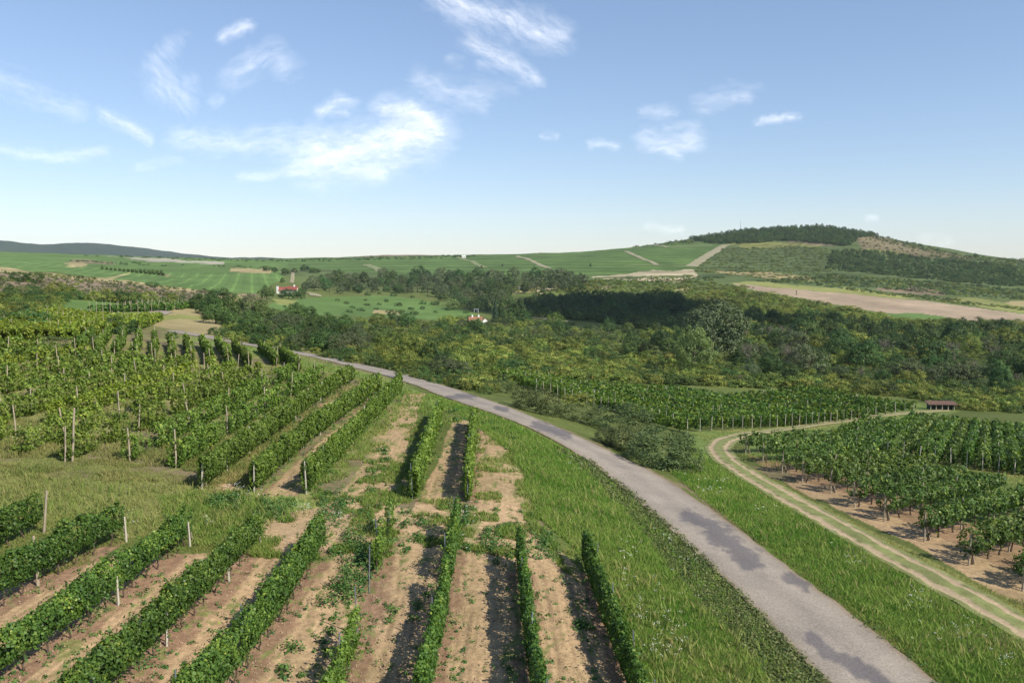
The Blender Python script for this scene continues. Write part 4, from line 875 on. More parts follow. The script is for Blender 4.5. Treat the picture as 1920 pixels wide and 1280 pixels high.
# dark line of trees beyond the road
forest([[(365,572),(400,580),(470,592),(560,610),(640,630),(700,648),(690,662),(640,668),(560,652),(480,642),(430,618),(385,598)]], 62, 22, ['round', 'round', 'round', 'round', 'grey'], (22, 46), (.9, 1.4), 'dark bushy tree in the line beyond the road bend', 'dark trees along the far side of the road', 1)
forest([[(690,640),(760,660),(850,690),(880,715),(800,706),(720,684)]], 14, 34, ['round', 'pale', 'round', 'grey'], (26, 48), (1.0, 1.5), 'dark bushy tree between the road and the olive scrub', 'dark trees beside the olive scrub', 2)
forest([[(560,598),(650,612),(760,606),(900,612),(1000,606),(1080,620),(1240,625),(1250,650),(1100,645),(900,635),(760,645),(640,625)]], 85, 26, ['round', 'round', 'pale', 'grey', 'thin', 'round'], (12, 30), (.9, 1.4), 'dark green tree in the valley belt', 'trees of the valley belt', 3)
forest([[(600,530),(740,525),(860,520),(1010,524),(1090,530),(1100,545),(960,552),(920,585),(860,575),(790,550),(640,552),(570,545)]], 165, 14, ['grey', 'round', 'thin', 'round', 'grey'], (12, 24), (.9, 1.4), 'grey green tree in the wood below the hillside vines', 'trees of the wood below the hillside vines', 4)
forest([[(1360,640),(1500,640),(1700,645),(1930,650),(1930,735),(1760,735),(1560,715),(1400,715)]], 80, 34, ['round', 'round', 'grey', 'round', 'pale', 'bare', 'round'], (18, 50), (.9, 1.4), 'rounded tree in the wood at the right of the valley', 'trees in the wood right of the willow', 5)
forest([[(1180,640),(1280,650),(1290,680),(1180,668)]], 8, 26, ['round'], (22, 36), (.9, 1.4), 'dark tree left of the pale willow', 'dark trees left of the willow', 6)

# scrubland: nearest shrubs one by one, the rest as a mass
def gn_scatter(name, P, scl, seed, sources, label, cat):
    rn = np.random.default_rng(seed); n = len(P)
    me = bpy.data.meshes.new(name); me.vertices.add(n); me.vertices.foreach_set('co', np.asarray(P, np.float32).ravel())
    for k, typ, key, arr in (('scl', 'FLOAT_VECTOR', 'vector', scl), ('yaw', 'FLOAT', 'value', rn.uniform(0, 6.28, n)), ('pick', 'INT', 'value', rn.integers(0, len(sources), n).astype(np.int32))):
        at = me.attributes.new(k, typ, 'POINT'); at.data.foreach_set(key, np.asarray(arr, np.int32 if typ == 'INT' else np.float32).ravel())
    me.update()
    o = link(name, me); tag(o, label, cat, kind='stuff')
    ng = bpy.data.node_groups.new(name, 'GeometryNodeTree'); ng.is_modifier = True
    ng.interface.new_socket('Geometry', in_out='INPUT', socket_type='NodeSocketGeometry'); ng.interface.new_socket('Geometry', in_out='OUTPUT', socket_type='NodeSocketGeometry')
    gi, go = ng.nodes.new('NodeGroupInput'), ng.nodes.new('NodeGroupOutput')
    iop = ng.nodes.new('GeometryNodeInstanceOnPoints'); jn = ng.nodes.new('GeometryNodeJoinGeometry')
    for s in sources:
        oi = ng.nodes.new('GeometryNodeObjectInfo'); oi.transform_space = 'ORIGINAL'; oi.inputs['Object'].default_value = s; oi.inputs['As Instance'].default_value = True
        ng.links.new(oi.outputs['Geometry'], jn.inputs[0])
    def attr(nm, typ):
        a = ng.nodes.new('GeometryNodeInputNamedAttribute'); a.data_type = typ; a.inputs['Name'].default_value = nm; return a.outputs['Attribute']
    cb = ng.nodes.new('ShaderNodeCombineXYZ'); ng.links.new(attr('yaw', 'FLOAT'), cb.inputs[2])
    er = ng.nodes.new('FunctionNodeEulerToRotation'); ng.links.new(cb.outputs[0], er.inputs[0])
    ng.links.new(gi.outputs[0], iop.inputs['Points']); ng.links.new(jn.outputs[0], iop.inputs['Instance'])
    iop.inputs['Pick Instance'].default_value = True
    ng.links.new(attr('pick', 'INT'), iop.inputs['Instance Index']); ng.links.new(er.outputs[0], iop.inputs['Rotation']); ng.links.new(attr('scl', 'FLOAT_VECTOR'), iop.inputs['Scale'])
    ng.links.new(iop.outputs[0], go.inputs[0])
    md = o.modifiers.new('scatter', 'NODES'); md.node_group = ng
    return o
def thing_of(mesh_list): 
    """objects already standing in the scene that use these meshes"""
    got = []
    for me in mesh_list:
        for o in bpy.data.objects:
            if o.data is me: got.append(o); break
    return got
def mass(name, polys, n, dmin, hpx, ratio, sources, label, cat, seed, maxm=99, minm=0, jitter=None):
    pts = scatter_px(polys, n, dmin, seed); P = ground(pts[:, 0], pts[:, 1]); rn = np.random.default_rng(seed)
    h = np.clip(rn.uniform(*hpx, len(P)) / F_PX * P[:, 1], minm, maxm); w = h * rn.uniform(*ratio, len(P)); P[:, 2] -= h * .1
    return gn_scatter(name, P, np.stack([w, w, h], -1), seed, sources, label, cat)
FPOLY = [[(700,640),(1000,640),(1180,655),(1300,690),(1400,715),(1560,718),(1760,738),(1930,742),(1930,775),(1790,768),(1720,748),(1620,738),(1300,722),(1010,716),(900,735),(820,705)]]
spts = scatter_px(FPOLY, 1500, 15, 11); SP3 = ground(spts[:, 0], spts[:, 1]); order = np.argsort(SP3[:, 1]); q = random.Random(4)
own = [j for j in order if True][:285]; rest = order[285:]
for j in own:
    p = SP3[j]; h = min(q.uniform(13, 30) / F_PX * p[1], 3.6); w = h * q.uniform(1.1, 1.9)
    o = link('shrub', q.choice(SCRUB if q.random() < .8 else DSCRUB), None, (p[0], p[1], p[2] - .1 * h), (0, 0, q.uniform(0, 6.28)), (w, w, h)); tag(o, 'olive green shrub of the overgrown land between the vines and the wood', 'shrub', 'shrubs of the overgrown land')
SRC_S = thing_of(SCRUB + DSCRUB[:2]); SRC_T = thing_of(ROUND + GREYT); SRC_D = thing_of(DSCRUB + ROUND[:3]); SRC_C = thing_of(ROUND)
rp = SP3[rest]; rn = np.random.default_rng(5); hh = np.clip(rn.uniform(11, 26, len(rp)) / F_PX * rp[:, 1], 0, 4); ww = hh * rn.uniform(1.1, 1.9, len(rp)); rp[:, 2] -= hh * .1
gn_scatter('scrub', rp, np.stack([ww, ww, hh], -1), 12, SRC_S, 'dense olive scrub covering the floor of the valley', 'scrub')
mass('scrub', [[(1290,560),(1380,545),(1480,560),(1560,575),(1640,590),(1700,602),(1930,606),(1930,645),(1700,640),(1500,635),(1400,640),(1300,610)]], 1000, 10, (6, 13), (1.2, 2.1), SRC_S[:5], 'olive and dark scrub on the knolls below the ploughed field', 'scrub', 13)
mass('scrub', [[(920,535),(1100,528),(1300,528),(1420,540),(1300,560),(1100,548),(960,548)]], 380, 8, (3, 7), (1.2, 2.2), SRC_S[:5], 'low scrub on the slope above the dark wood', 'scrub', 14)
mass('scrub', [[(400,628),(480,648),(560,660),(700,690),(830,722),(900,738),(930,738),(860,705),(700,668),(690,655),(560,640),(440,615)]], 150, 13, (13, 26), (1.1, 1.8), SRC_D[:3] + SRC_S[:2], 'low bushes along the foot of the roadside trees', 'scrub', 27)
mass('scrub', [[(880,598),(1000,606),(1240,618),(1285,655),(1000,642),(760,648),(640,628),(600,608),(760,604)]], 170, 14, (8, 17), (1.1, 1.9), SRC_D[:3] + SRC_S[:2], 'undergrowth below the trees of the valley belt', 'scrub', 29)
mass('scrub', [[(1290,650),(1500,640),(1700,648),(1930,655),(1930,745),(1760,740),(1560,720),(1400,718),(1290,690)]], 420, 11, (9, 20), (1.1, 2.0), SRC_D[:3] + SRC_S[:2], 'undergrowth and thicket between the trees right of the willow', 'scrub', 30)
mass('wood', [[(955,582),(1010,566),(1100,560),(1270,560),(1300,580),(1350,612),(1380,640),(1280,640),(1180,612),(1080,600),(960,594)]], 460, 10, (13, 22), (.8, 1.3), SRC_T[:6], 'dense dark wood lying in cloud shadow', 'wood', 15)
mass('wood', [[(1380,600),(1520,600),(1640,618),(1930,625),(1930,655),(1700,655),(1500,650),(1400,645)]], 260, 16, (16, 32), (.9, 1.4), SRC_T[:6] + SRC_S[:2], 'mixed wood and thicket at the foot of the knolls', 'wood', 16)
mass('wood', [[(1284,447),(1350,434),(1440,428),(1520,425),(1580,428),(1625,437),(1650,443),(1610,446),(1590,462),(1540,458),(1480,452),(1400,457),(1330,457)]], 680, 4.0, (6, 9), (.8, 1.2), SRC_C, 'dark forest covering the hilltop', 'wood', 17)
mass('scrub', [[(1355,466),(1480,462),(1560,466),(1570,500),(1560,530),(1400,520),(1300,508)]], 300, 8, (2, 4), (1.4, 3.2), SRC_S[:4], 'rows of low scrub on old hillside terraces', 'scrub', 18)
mass('wood', [[(1560,470),(1640,472),(1760,488),(1900,500),(1935,540),(1800,530),(1640,515),(1550,505)]], 560, 6, (4, 8), (1, 1.8), SRC_D, 'dark thicket on the flank of the hill', 'wood', 19)
mass('scrub', [[(1560,515),(1700,525),(1935,545),(1935,562),(1800,555),(1640,540),(1420,528)]], 360, 7, (3, 6), (1.2, 2.2), SRC_D[:3] + SRC_S[:2], 'scattered scrub at the foot of the hill', 'scrub', 20)
mass('scrub', [[(1600,440),(1640,445),(1700,462),(1760,474),(1820,486),(1740,482),(1680,476),(1620,464)]], 60, 7, (1.6, 3.2), (1.1, 2), SRC_D[:3] + SRC_S[:2], 'thin scrub dotted over the bare tan slope', 'scrub', 28)
mass('scrub', [[(1580,432),(1640,438),(1700,453),(1800,478),(1935,489),(1935,500),(1800,486),(1700,464),(1630,446)], [(1000,474),(1100,468),(1290,450),(1300,457),(1150,466)], [(1740,480),(1935,495),(1935,530)]], 420, 5, (2.2, 5), (1.1, 2), SRC_D[:3] + SRC_S[:2], 'thin scrub along the ridge line of the hill', 'scrub', 21)
mass('scrub', [[(-40,548),(60,552),(120,560),(110,590),(60,600),(-40,615)], [(100,548),(300,565),(420,568),(410,576),(280,574),(120,560)]], 210, 13, (10, 26), (1.1, 1.9), SRC_D[:3] + SRC_S[:3], 'dark scrub at the edge of the upper slope', 'scrub', 22)
mass('scrub', [[(-40,508),(100,516),(240,530),(400,548),(470,558),(360,564),(200,558),(-40,540)]], 260, 9, (3, 7), (1.2, 2.2), SRC_D[:2] + SRC_S[:1], 'low dry scrub dotted over the brown slope', 'scrub', 23)
mass('scrub', [[(110,478),(260,484),(480,491),(640,489),(900,482),(900,479),(480,488)], [(100,488),(240,492),(330,500),(230,497)], [(470,500),(520,504),(516,512)], [(330,497),(480,500),(480,503)]], 130, 6, (2, 4.5), (1.2, 2.4), SRC_D[:3], 'dark hedges and bushes between the far fields', 'hedge', 24)
mass('scrub', [[(640,545),(800,548),(860,562),(700,556)], [(610,560),(820,570),(880,588),(760,590),(640,585)]], 30, 20, (5, 9), (1.2, 2.2), SRC_D[:3], 'sparse bushes at the edge of the valley field', 'scrub', 25)
mass('scrub', [[(1320,500),(1560,540),(1760,565),(1935,585),(1935,580),(1740,556),(1500,530)], [(1100,526),(1300,519),(1360,521),(1300,530),(1120,530)]], 170, 7, (3, 5.5), (1.2, 2.6), SRC_D[:3] + SRC_S[:2], 'hedges between the fields below the hill', 'hedge', 26)

# ------------------------------------------------------------------ grass, weeds, flowers
def polar_points(n, y0, y1, rn, amax=.72):
    a = rn.uniform(-amax, amax, n); Y = 1 / rn.uniform(1 / y1, 1 / y0, n); X = a * np.maximum(Y, 20)
    return X, Y
def road_clear(x, y, m=0.0):
    d = np.full(len(x), 99.0)
    for a, b, w in zip(cen[:-1:4], cen[4::4], wsm[::4]):
        e = (b - a)[:2]; t = np.clip(((x - a[0]) * e[0] + (y - a[1]) * e[1]) / (e @ e), 0, 1)
        d = np.minimum(d, np.hypot(x - a[0] - t * e[0], y - a[1] - t * e[1]) - w / 2)
    for a, b in zip(TRACK[:-1:8], TRACK[8::8]):
        e = (b - a)[:2]; t = np.clip(((x - a[0]) * e[0] + (y - a[1]) * e[1]) / (e @ e), 0, 1)
        dd = np.hypot(x - a[0] - t * e[0], y - a[1] - t * e[1]); d = np.minimum(d, np.maximum(dd - 1.05, .42 - dd))
    return d - m
BLADE = np.array([(-.5, 0, 0), (.5, 0, 0), (.25, .6, .12), (0, 1, .35)])
def grass(name, polys, n, hgt, cols, label, seed, y0=24, y1=140, wid=1.3, noise=0, thr=0):
    rn = np.random.default_rng(seed); X, Y = polar_points(n, y0, y1, rn); Z = height(X, Y); u, v = to_px(X, Y, Z)
    n1 = (fbm(X / 1.2, Y / 1.8, 4, seed) - .5) * (90 if seed in (2, 3) else 34); ok = np.zeros(n, bool)
    for p in polys: ok |= inpoly(u + n1, v + n1 * .6, p)
    if name == 'grass' and seed in (1, 7): ok &= ~(inpoly(u + n1 * .5, v + n1 * .3, CLOVER) & (rn.random(n) < .85))
    if thr: ok &= fbm(X / noise, Y / noise, 3, seed + 5) > thr
    X, Y, Z = X[ok], Y[ok], Z[ok]; dr = road_clear(X, Y, .0 + rn.normal(0, .10, len(X))); k = dr > 0; X, Y, Z, dr = X[k], Y[k], Z[k], dr[k]; n = len(X)
    hh = rn.uniform(*hgt, n) * (.6 + .9 * fbm(X / .9, Y / .9, 3, seed + 2)) * np.clip(.30 + dr * .75, .3, 1); w = wid * Y / F_PX * rn.uniform(.7, 1.3, n)
    az = rn.uniform(0, 6.28, n); dx = np.stack([np.cos(az), np.sin(az), 0 * az], -1); up = np.stack([rn.normal(0, .28, n), rn.normal(0, .28, n), np.ones(n)], -1); fw = np.stack([-np.sin(az), np.cos(az), 0 * az], -1)
    V = np.stack([X, Y, Z - .02], -1)[:, None] + BLADE[None, :, 0, None] * w[:, None, None] * dx[:, None] + BLADE[None, :, 1, None] * hh[:, None, None] * up[:, None] + BLADE[None, :, 2, None] * hh[:, None, None] * fw[:, None]
    cn = np.clip(fbm(X / 2.5, Y / 2.5, 3, seed + 9) * 1.5 - .25 + rn.normal(0, .18, n), 0, 1)[:, None]; c = np.array(cols[0]) * (1 - cn) + np.array(cols[1]) * cn
    drym = rn.random(n) < .05 + .45 * np.clip(1 - dr / .8, 0, 1); c[drym] = (.34, .29, .12)
    me = np_mesh(name, V.reshape(-1, 3), np.arange(n * 4).reshape(n, 4), M['grass'], {'Col': ('FLOAT_COLOR', np.repeat(np.c_[c, np.ones(n)], 4, 0))})
    print(name, n)
    return tag(link(name, me), label, 'grass', kind='stuff')
CLOVER = [(1040,838),(1110,866),(1200,935),(1290,1015),(1400,1125),(1500,1230),(1570,1300),(1610,1400),(1480,1340),(1420,1250),(1330,1150),(1255,1070),(1190,980),(1120,905)]
LVERGE = [(800,735),(960,792),(1110,865),(1260,990),(1400,1120),(1570,1300),(1600,1400),(1200,1400),(1190,1200),(1110,1060),(1010,970),(960,850),(880,790)]
RVERGE = [(1240,870),(1300,835),(1345,872),(1400,905),(1480,950),(1560,998),(1680,1068),(1800,1138),(1925,1208),(2100,1320),(2100,1400),(1840,1400),(1700,1240),(1500,1080),(1310,930)]
grass('grass', [LVERGE, RVERGE], 2300000, (.08, .28), ((.11,.24,.033), (.26,.36,.078)), 'lush bright grass of the road verges', 1)
grass('grass', [[(-60,846),(200,856),(330,885),(400,905),(470,930),(460,1010),(430,1040),(350,1040),(230,1040),(150,1070),(-60,1110)]], 1100000, (.05, .14), ((.165,.225,.055), (.31,.31,.10)), 'dry mown grass lane between the two vine blocks', 2)
grass('grass', [[(300,930),(490,930),(490,1040),(340,1010)], [(600,930),(570,935),(735,745),(760,720),(700,712),(560,690),(420,650),(330,628),(560,668),(700,704),(800,742)], [(945,800),(965,800),(1000,900),(1040,1010),(1100,1130),(1080,1090),(1010,1010),(985,960)], [(790,735),(960,792),(985,850),(950,800),(880,786),(850,780),(835,792),(800,800),(800,740)]], 700000, (.12, .34), ((.13,.24,.04), (.27,.33,.085)), 'green weedy grass round the ends of the vine rows', 3, wid=1.5)
grass('grass', [[(600,935),(900,940),(1000,960),(1040,1010),(1110,1060),(980,1050),(860,1030),(740,1040),(600,1055)], [(470,925),(640,940),(640,1050),(470,1045)], [(640,940),(800,745),(795,880),(740,1000)], [(880,800),(950,800),(1000,1000),(900,1010)]], 900000, (.10, .30), ((.13,.24,.04), (.28,.33,.085)), 'patchy weeds and grass creeping over the tilled soil', 6, wid=1.5, noise=1.3, thr=.58)
grass('grass', [[(-60,640),(560,690),(700,712),(480,915),(280,905),(-60,890)]], 420000, (.10, .35), ((.16,.22,.055), (.34,.32,.12)), 'rough grass below the older vines', 4, y0=44, y1=135, noise=2.5, thr=.44)
grass('grass', [[(1325,850),(1400,870),(1500,925),(1640,1000),(1800,1080),(1935,1140),(1980,1200),(1935,1200),(1680,1066),(1480,950),(1345,872)], [(1310,815),(1440,790),(1720,755),(1790,770),(1600,800),(1400,830),(1400,850),(1500,870),(1700,860),(1935,890),(1935,925),(1700,880),(1480,885),(1340,850)]], 420000, (.10, .28), ((.16,.24,.05), (.38,.35,.13)), 'short yellowish grass along the dirt track', 5)
def leaf_clusters(name, pts, r, h, nl, ls, mat, label, seed, cat='weeds'):
    rn = np.random.default_rng(seed); Vs = []; Fs = []; Ts = []; o = 0
    P, Nn, S_, T_ = [], [], [], []
    for (x, y, rr, hh) in pts:
        k = max(4, rn.poisson(nl)); q = unit(rn.normal(size=(k, 3))); q[:, 2] = np.abs(q[:, 2]); rad = rn.random((k, 1)) ** .5
        p = q * rad * np.array((rr, rr, hh)); p[:, 0] += x; p[:, 1] += y; P.append(p); Nn.append(q + (0, 0, .5) + rn.normal(0, .4, (k, 3)))
        S_.append(np.full(k, ls * max(1, y / 40)) * rn.uniform(.6, 1.3, k)); T_.append(np.clip(rn.normal(.45, .2) + rn.normal(0, .2, k), 0, 1))
    P = np.concatenate(P); P[:, 2] += height(P[:, 0], P[:, 1]); V, F = leaf_cards(P, np.concatenate(Nn), np.concatenate(S_), rn)
    return tag(link(name, np_mesh(name, V, F, M[mat], {'tint': ('FLOAT', np.repeat(np.concatenate(T_), 4))})), label, cat, kind='stuff')
def poly_pts(polys, n, seed, rr, hh):
    s = scatter_px(polys, n, 5, seed); P = ground(s[:, 0], s[:, 1]); q = random.Random(seed)
    return [(p[0], p[1], q.uniform(*rr), q.uniform(*hh)) for p in P]
rn = np.random.default_rng(77)
W1 = poly_pts([[(640,1000),(700,990),(715,1040),(690,1110),(640,1140),(600,1140),(640,1060)]], 70, 31, (.25, .5), (.4, .95))
W1 += poly_pts([[(400,930),(450,930),(470,960),(420,975),(395,960)], [(640,940),(690,940),(700,985),(650,985)], [(620,925),(660,928),(640,955)]], 40, 32, (.25, .45), (.4, .8))
W1 += poly_pts([[(1000,1000),(1050,1005),(1050,1035),(1000,1030)], [(905,1000),(950,1000),(945,1055),(915,1055)], [(780,985),(810,985),(800,1020),(775,1015)]], 34, 33, (.25, .4), (.3, .6))
W1 += poly_pts([[(540,1210),(585,1225),(570,1280),(530,1270)], [(600,1180),(640,1150),(620,1230),(590,1240)], [(700,1140),(810,1110),(800,1160),(720,1165)], [(1060,1130),(1120,1150),(1110,1200),(1080,1180)]], 26, 34, (.15, .4), (.15, .45))
W1 += poly_pts([[(560,1010),(700,1000),(860,985),(960,1010),(1090,1020),(1110,1060),(980,1050),(860,1030),(740,1040),(600,1050)], [(640,930),(760,950),(860,950),(1000,960),(1000,1000),(700,990)]], 110, 39, (.15, .45), (.15, .5))
W1 += poly_pts([[(590,925),(650,925),(640,985),(600,1000)], [(480,940),(560,935),(560,965),(490,985)], [(845,950),(885,945),(875,1000),(845,1005)]], 60, 46, (.25, .5), (.35, .8))
W1 += poly_pts([[(820,745),(880,780),(945,790),(980,830),(900,800),(860,800)], [(560,880),(610,830),(640,850),(590,930)], [(690,860),(740,820),(720,900),(690,930)]], 60, 35, (.3, .6), (.15, .4))
leaf_clusters('weeds', W1, 0, 0, 46, .10, 'weed', 'tall leafy weeds between the near vine rows', 36)
# low weeds along the foot of each near row
W2 = []
for kk, L in NEAR3.items():
    Q_, t = resample(L, .5); d = np.gradient(Q_[:, :2], axis=0); d /= np.linalg.norm(d, axis=1, keepdims=True)
    for p, dd in zip(Q_, d):
        if rn.random() < (.62 if len(kk) == 1 else .95): 
            o_ = rn.normal(0, .45); W2.append((p[0] + dd[1] * o_, p[1] - dd[0] * o_, rn.uniform(.12, .35), rn.uniform(.08, .32)))
ws = scatter_px(SOIL_P[:4], 1100, 6, 38); WP = ground(ws[:, 0], ws[:, 1]); nk = fbm(WP[:, 0] / 2, WP[:, 1] / 2, 3, 40)
W2 += [(p[0], p[1], rn.uniform(.06, .26), rn.uniform(.04, .2)) for p, q_ in zip(WP, nk) if q_ > .46]
leaf_clusters('weeds', W2, 0, 0, 15, .075, 'weed', 'low weeds scattered on the bare soil along the vine rows', 37)
# dark clover strip beside the road, leafy plants in the verges
CL = [CLOVER]
leaf_clusters('weeds', poly_pts(CL, 1500, 41, (.2, .45), (.12, .32)), 0, 0, 26, .085, 'bush', 'dark leafy clover strip along the road edge', 42)
grass('grass', [LVERGE, RVERGE, [(-60,885),(400,915),(620,945),(480,1010),(220,1000),(-60,1000)]], 60000, (.26, .55), ((.34,.32,.12), (.20,.30,.06)), 'dry stalks and seed heads standing above the verge grass', 7, wid=1.1)
leaf_clusters('weeds', poly_pts([LVERGE, RVERGE], 620, 43, (.15, .4), (.12, .38)), 0, 0, 22, .08, 'weed', 'leafy herbs among the verge grass', 44)
M['clod'] = plain_mat('soil_clods', (.38,.28,.18), (.24,.17,.11), 3, .95)
cs = scatter_px(SOIL_P[:4], 5200, 2.6, 88); CP3 = ground(cs[:, 0], cs[:, 1])
K = len(CP3); cr_ = rn.uniform(.015, .055, K) * np.maximum(1, CP3[:, 1] / 45); OCT = np.array([(1,0,0),(0,1,0),(-1,0,0),(0,-1,0),(0,0,1),(0,0,-.6)]); OF = np.array([(0,1,4),(1,2,4),(2,3,4),(3,0,4),(1,0,5),(2,1,5),(3,2,5),(0,3,5)])
Vc = CP3[:, None] + OCT[None] * cr_[:, None, None] * rn.uniform(.6, 1.4, (K, 6, 3)); Fc = (OF[None] + (np.arange(K) * 6)[:, None, None]).reshape(-1, 3)
tag(link('clods', np_mesh('clods', Vc.reshape(-1, 3), Fc, M['clod'])), 'small soil clods and stones lying between the vine rows', 'clods', kind='stuff')
# white umbels and daisies
M['petal'] = plain_mat('white_petals', (.80,.80,.74), (.66,.66,.56), 3, .8)
fp = []
FS = [(1235,1215,38,44,30),(1195,1165,20,26,10),(1310,1040,26,30,14),(1200,895,60,30,26),(1110,870,50,20,22),(1255,1010,50,26,18),(870,965,24,20,16),(870,1015,14,30,10),(1720,1135,30,20,16),(1600,1060,30,20,8),(1780,1190,60,30,16),(1345,915,36,18,18),(1430,960,30,14,6),(570,962,26,12,16),(640,975,22,10,10),(440,920,22,8,10),(385,985,12,10,6),(1560,1010,40,20,6),(250,985,40,20,6),(460,935,30,10,12),(1175,1050,30,50,20),(1260,1150,40,80,18),(1880,1245,30,20,8)]
pts = [(rn.normal(u, a * .5), rn.normal(v, b * .5)) for (u, v, a, b, n) in FS for _ in range(n)]
P = ground([p[0] for p in pts], [p[1] for p in pts]); k = road_clear(P[:, 0], P[:, 1], .2) > 0; P = P[k]
st = P.copy(); Pc = np.repeat(P, 5, 0); Pc[:, :2] += rn.normal(0, .055, (len(Pc), 2)); Pc[:, 2] += np.repeat(rn.uniform(.25, .5, len(P)), 5) + rn.normal(0, .02, len(Pc))
V, F = leaf_cards(Pc, np.tile((0, -.2, 1.0), (len(Pc), 1)) + rn.normal(0, .3, (len(Pc), 3)), np.maximum(.032, Pc[:, 1] * .0008), rn)
tag(link('wild_flowers', np_mesh('wild_flowers', V, F, M['petal'])), 'white wild flowers dotted through the verge grass', 'flowers', kind='stuff')

# ------------------------------------------------------------------ buildings and poles
M['redroof'] = plain_mat('red_roof_tiles', (.29,.085,.06), (.22,.065,.05), .8, .7, .02)
M['orangeroof'] = plain_mat('orange_roof_tiles', (.30,.135,.08), (.22,.10,.06), .9, .8, .02)
M['rustroof'] = plain_mat('rusty_roof_sheet', (.15,.085,.06), (.10,.06,.045), 1.5, .8)
M['white'] = plain_mat('whitewashed_wall', (.78,.77,.73), (.70,.69,.64), .7, .9)
M['cream'] = plain_mat('cream_wall', (.66,.60,.46), (.58,.53,.42), .7, .9)
M['greenwall'] = plain_mat('green_painted_boards', (.045,.085,.06), (.03,.06,.045), 2, .7)
M['pane'] = plain_mat('dark_window_pane', (.03,.035,.045), (.02,.025,.03), 1, .15)
M['timber'] = plain_mat('dark_timber', (.12,.08,.055), (.07,.05,.035), 4, .85)
M['grey'] = plain_mat('grey_concrete', (.42,.42,.42), (.34,.34,.35), 2, .9)
def gable_house(root, L, W, hw, hr, wall, roof, x0=0, y0=0, chim=0, wins=3, door=True, eave=.35):
    b = MB(); a = hw; v = [(x0, y0, -1), (x0 + L, y0, -1), (x0 + L, y0 + W, -1), (x0, y0 + W, -1), (x0, y0, a), (x0 + L, y0, a), (x0 + L, y0 + W, a), (x0, y0 + W, a), (x0, y0 + W / 2, a + hr), (x0 + L, y0 + W / 2, a + hr)]
    b.add(v, [(0,1,5,4), (2,3,7,6), (1,2,6,9,5), (3,0,4,8,7)]); b.build('wall', wall, root)
    r = MB(); t = .16; e = eave; k = hr / (W / 2)
    for sg in (0, 1):
        ye = y0 - e if sg == 0 else y0 + W + e; yr = y0 + W / 2; ze = a - e * k + .06; zr = a + hr + .06
        r.add([(x0 - e, ye, ze), (x0 + L + e, ye, ze), (x0 + L + e, yr, zr), (x0 - e, yr, zr), (x0 - e, ye, ze + t), (x0 + L + e, ye, ze + t), (x0 + L + e, yr, zr + t), (x0 - e, yr, zr + t)], [(0,3,2,1), (4,5,6,7), (0,1,5,4), (1,2,6,5), (3,0,4,7), (2,3,7,6)])
    rf = r.build('roof', roof, root)
    for c in range(chim):
        cx = x0 + L * (.25 + .5 * c / max(1, chim - 1) if chim > 1 else .7); MB().box(cx - .4, cx + .4, y0 + W / 2 - .35, y0 + W / 2 + .35, a + hr - .3, a + hr + 1.2).build('chimney', M['white'], rf)
    for i in range(wins):
        wx = x0 + L * (i + .5) / wins; f = MB(); f.box(wx - .6, wx + .6, y0 - .06, y0 - .003, .9, .98); f.box(wx - .6, wx + .6, y0 - .06, y0 - .003, 2.02, 2.1); f.box(wx - .6, wx - .5, y0 - .06, y0 - .003, .98, 2.02); f.box(wx + .5, wx + .6, y0 - .06, y0 - .003, .98, 2.02)
        fr = f.build('window', M['white'], root); MB().box(wx - .5, wx + .5, y0 - .03, y0 - .003, .98, 2.02).build('pane', M['pane'], fr)
def house_at(u, v, rz, label, cat='house', name='house', lift=0.0):
    p = ground([u], [v])[0]; r = link(name, None, loc=(p[0], p[1], float(height(p[0], p[1])) + lift), rot=(0, 0, rz)); tag(r, label, cat); return r, p
r, p = house_at(519, 550, R(-8), 'long red roofed farmhouse with cream walls among dark trees', name='farmhouse', lift=.5); s = p[1] / F_PX
gable_house(r, 24 * s, 9 * s, 5.0 * s, 5 * s, M['cream'], M['redroof'], wins=4, chim=0)
gable_house(r, 19 * s, 8 * s, 6.0 * s, 5.5 * s, M['cream'], M['redroof'], x0=21 * s, y0=-3 * s, wins=3, chim=1)
b = MB(); b.box(0, 3 * s, -1.5 * s, 1.5 * s, -1, 12 * s); b.build('tower', M['white'], r)
r, p = house_at(880, 606, R(6), 'white gabled house with orange tiled roof beside the slim spruce'); s = p[1] / F_PX
gable_house(r, 24 * s, 10 * s, 6 * s, 5.5 * s, M['white'], M['orangeroof'], wins=3, chim=2)
b = MB(); gw = 9 * s; b.add([(25 * s, -2 * s, -1), (25 * s + gw, -2 * s, -1), (25 * s + gw, -2 * s, 4.5 * s), (25 * s + gw / 2, -2 * s, 9 * s), (25 * s, -2 * s, 4.5 * s), (25 * s, 8 * s, -1), (25 * s + gw, 8 * s, -1), (25 * s + gw, 8 * s, 4.5 * s), (25 * s + gw / 2, 8 * s, 9 * s), (25 * s, 8 * s, 4.5 * s)], [(0,1,2,3,4), (9,8,7,6,5), (1,6,7,2), (5,0,4,9)]); b.build('gable_wall', M['white'], r)
b = MB(); t = .2
for (xa, xb, za, zb) in ((25 * s - .4, 25 * s + gw / 2, 4.3 * s, 9.1 * s), (25 * s + gw / 2, 25 * s + gw + .4, 9.1 * s, 4.3 * s)):
    b.add([(xa, -2.4 * s, za), (xb, -2.4 * s, zb), (xb, 8.4 * s, zb), (xa, 8.4 * s, za), (xa, -2.4 * s, za + t), (xb, -2.4 * s, zb + t), (xb, 8.4 * s, zb + t), (xa, 8.4 * s, za + t)], [(0,3,2,1), (4,5,6,7), (0,1,5,4), (1,2,6,5), (2,3,7,6), (3,0,4,7)])
b.build('roof', M['orangeroof'], r)
r, p = house_at(893, 586, 0, 'small grey flat roofed hut with open dark front above the white gabled house', 'hut', 'hut'); s = p[1] / F_PX
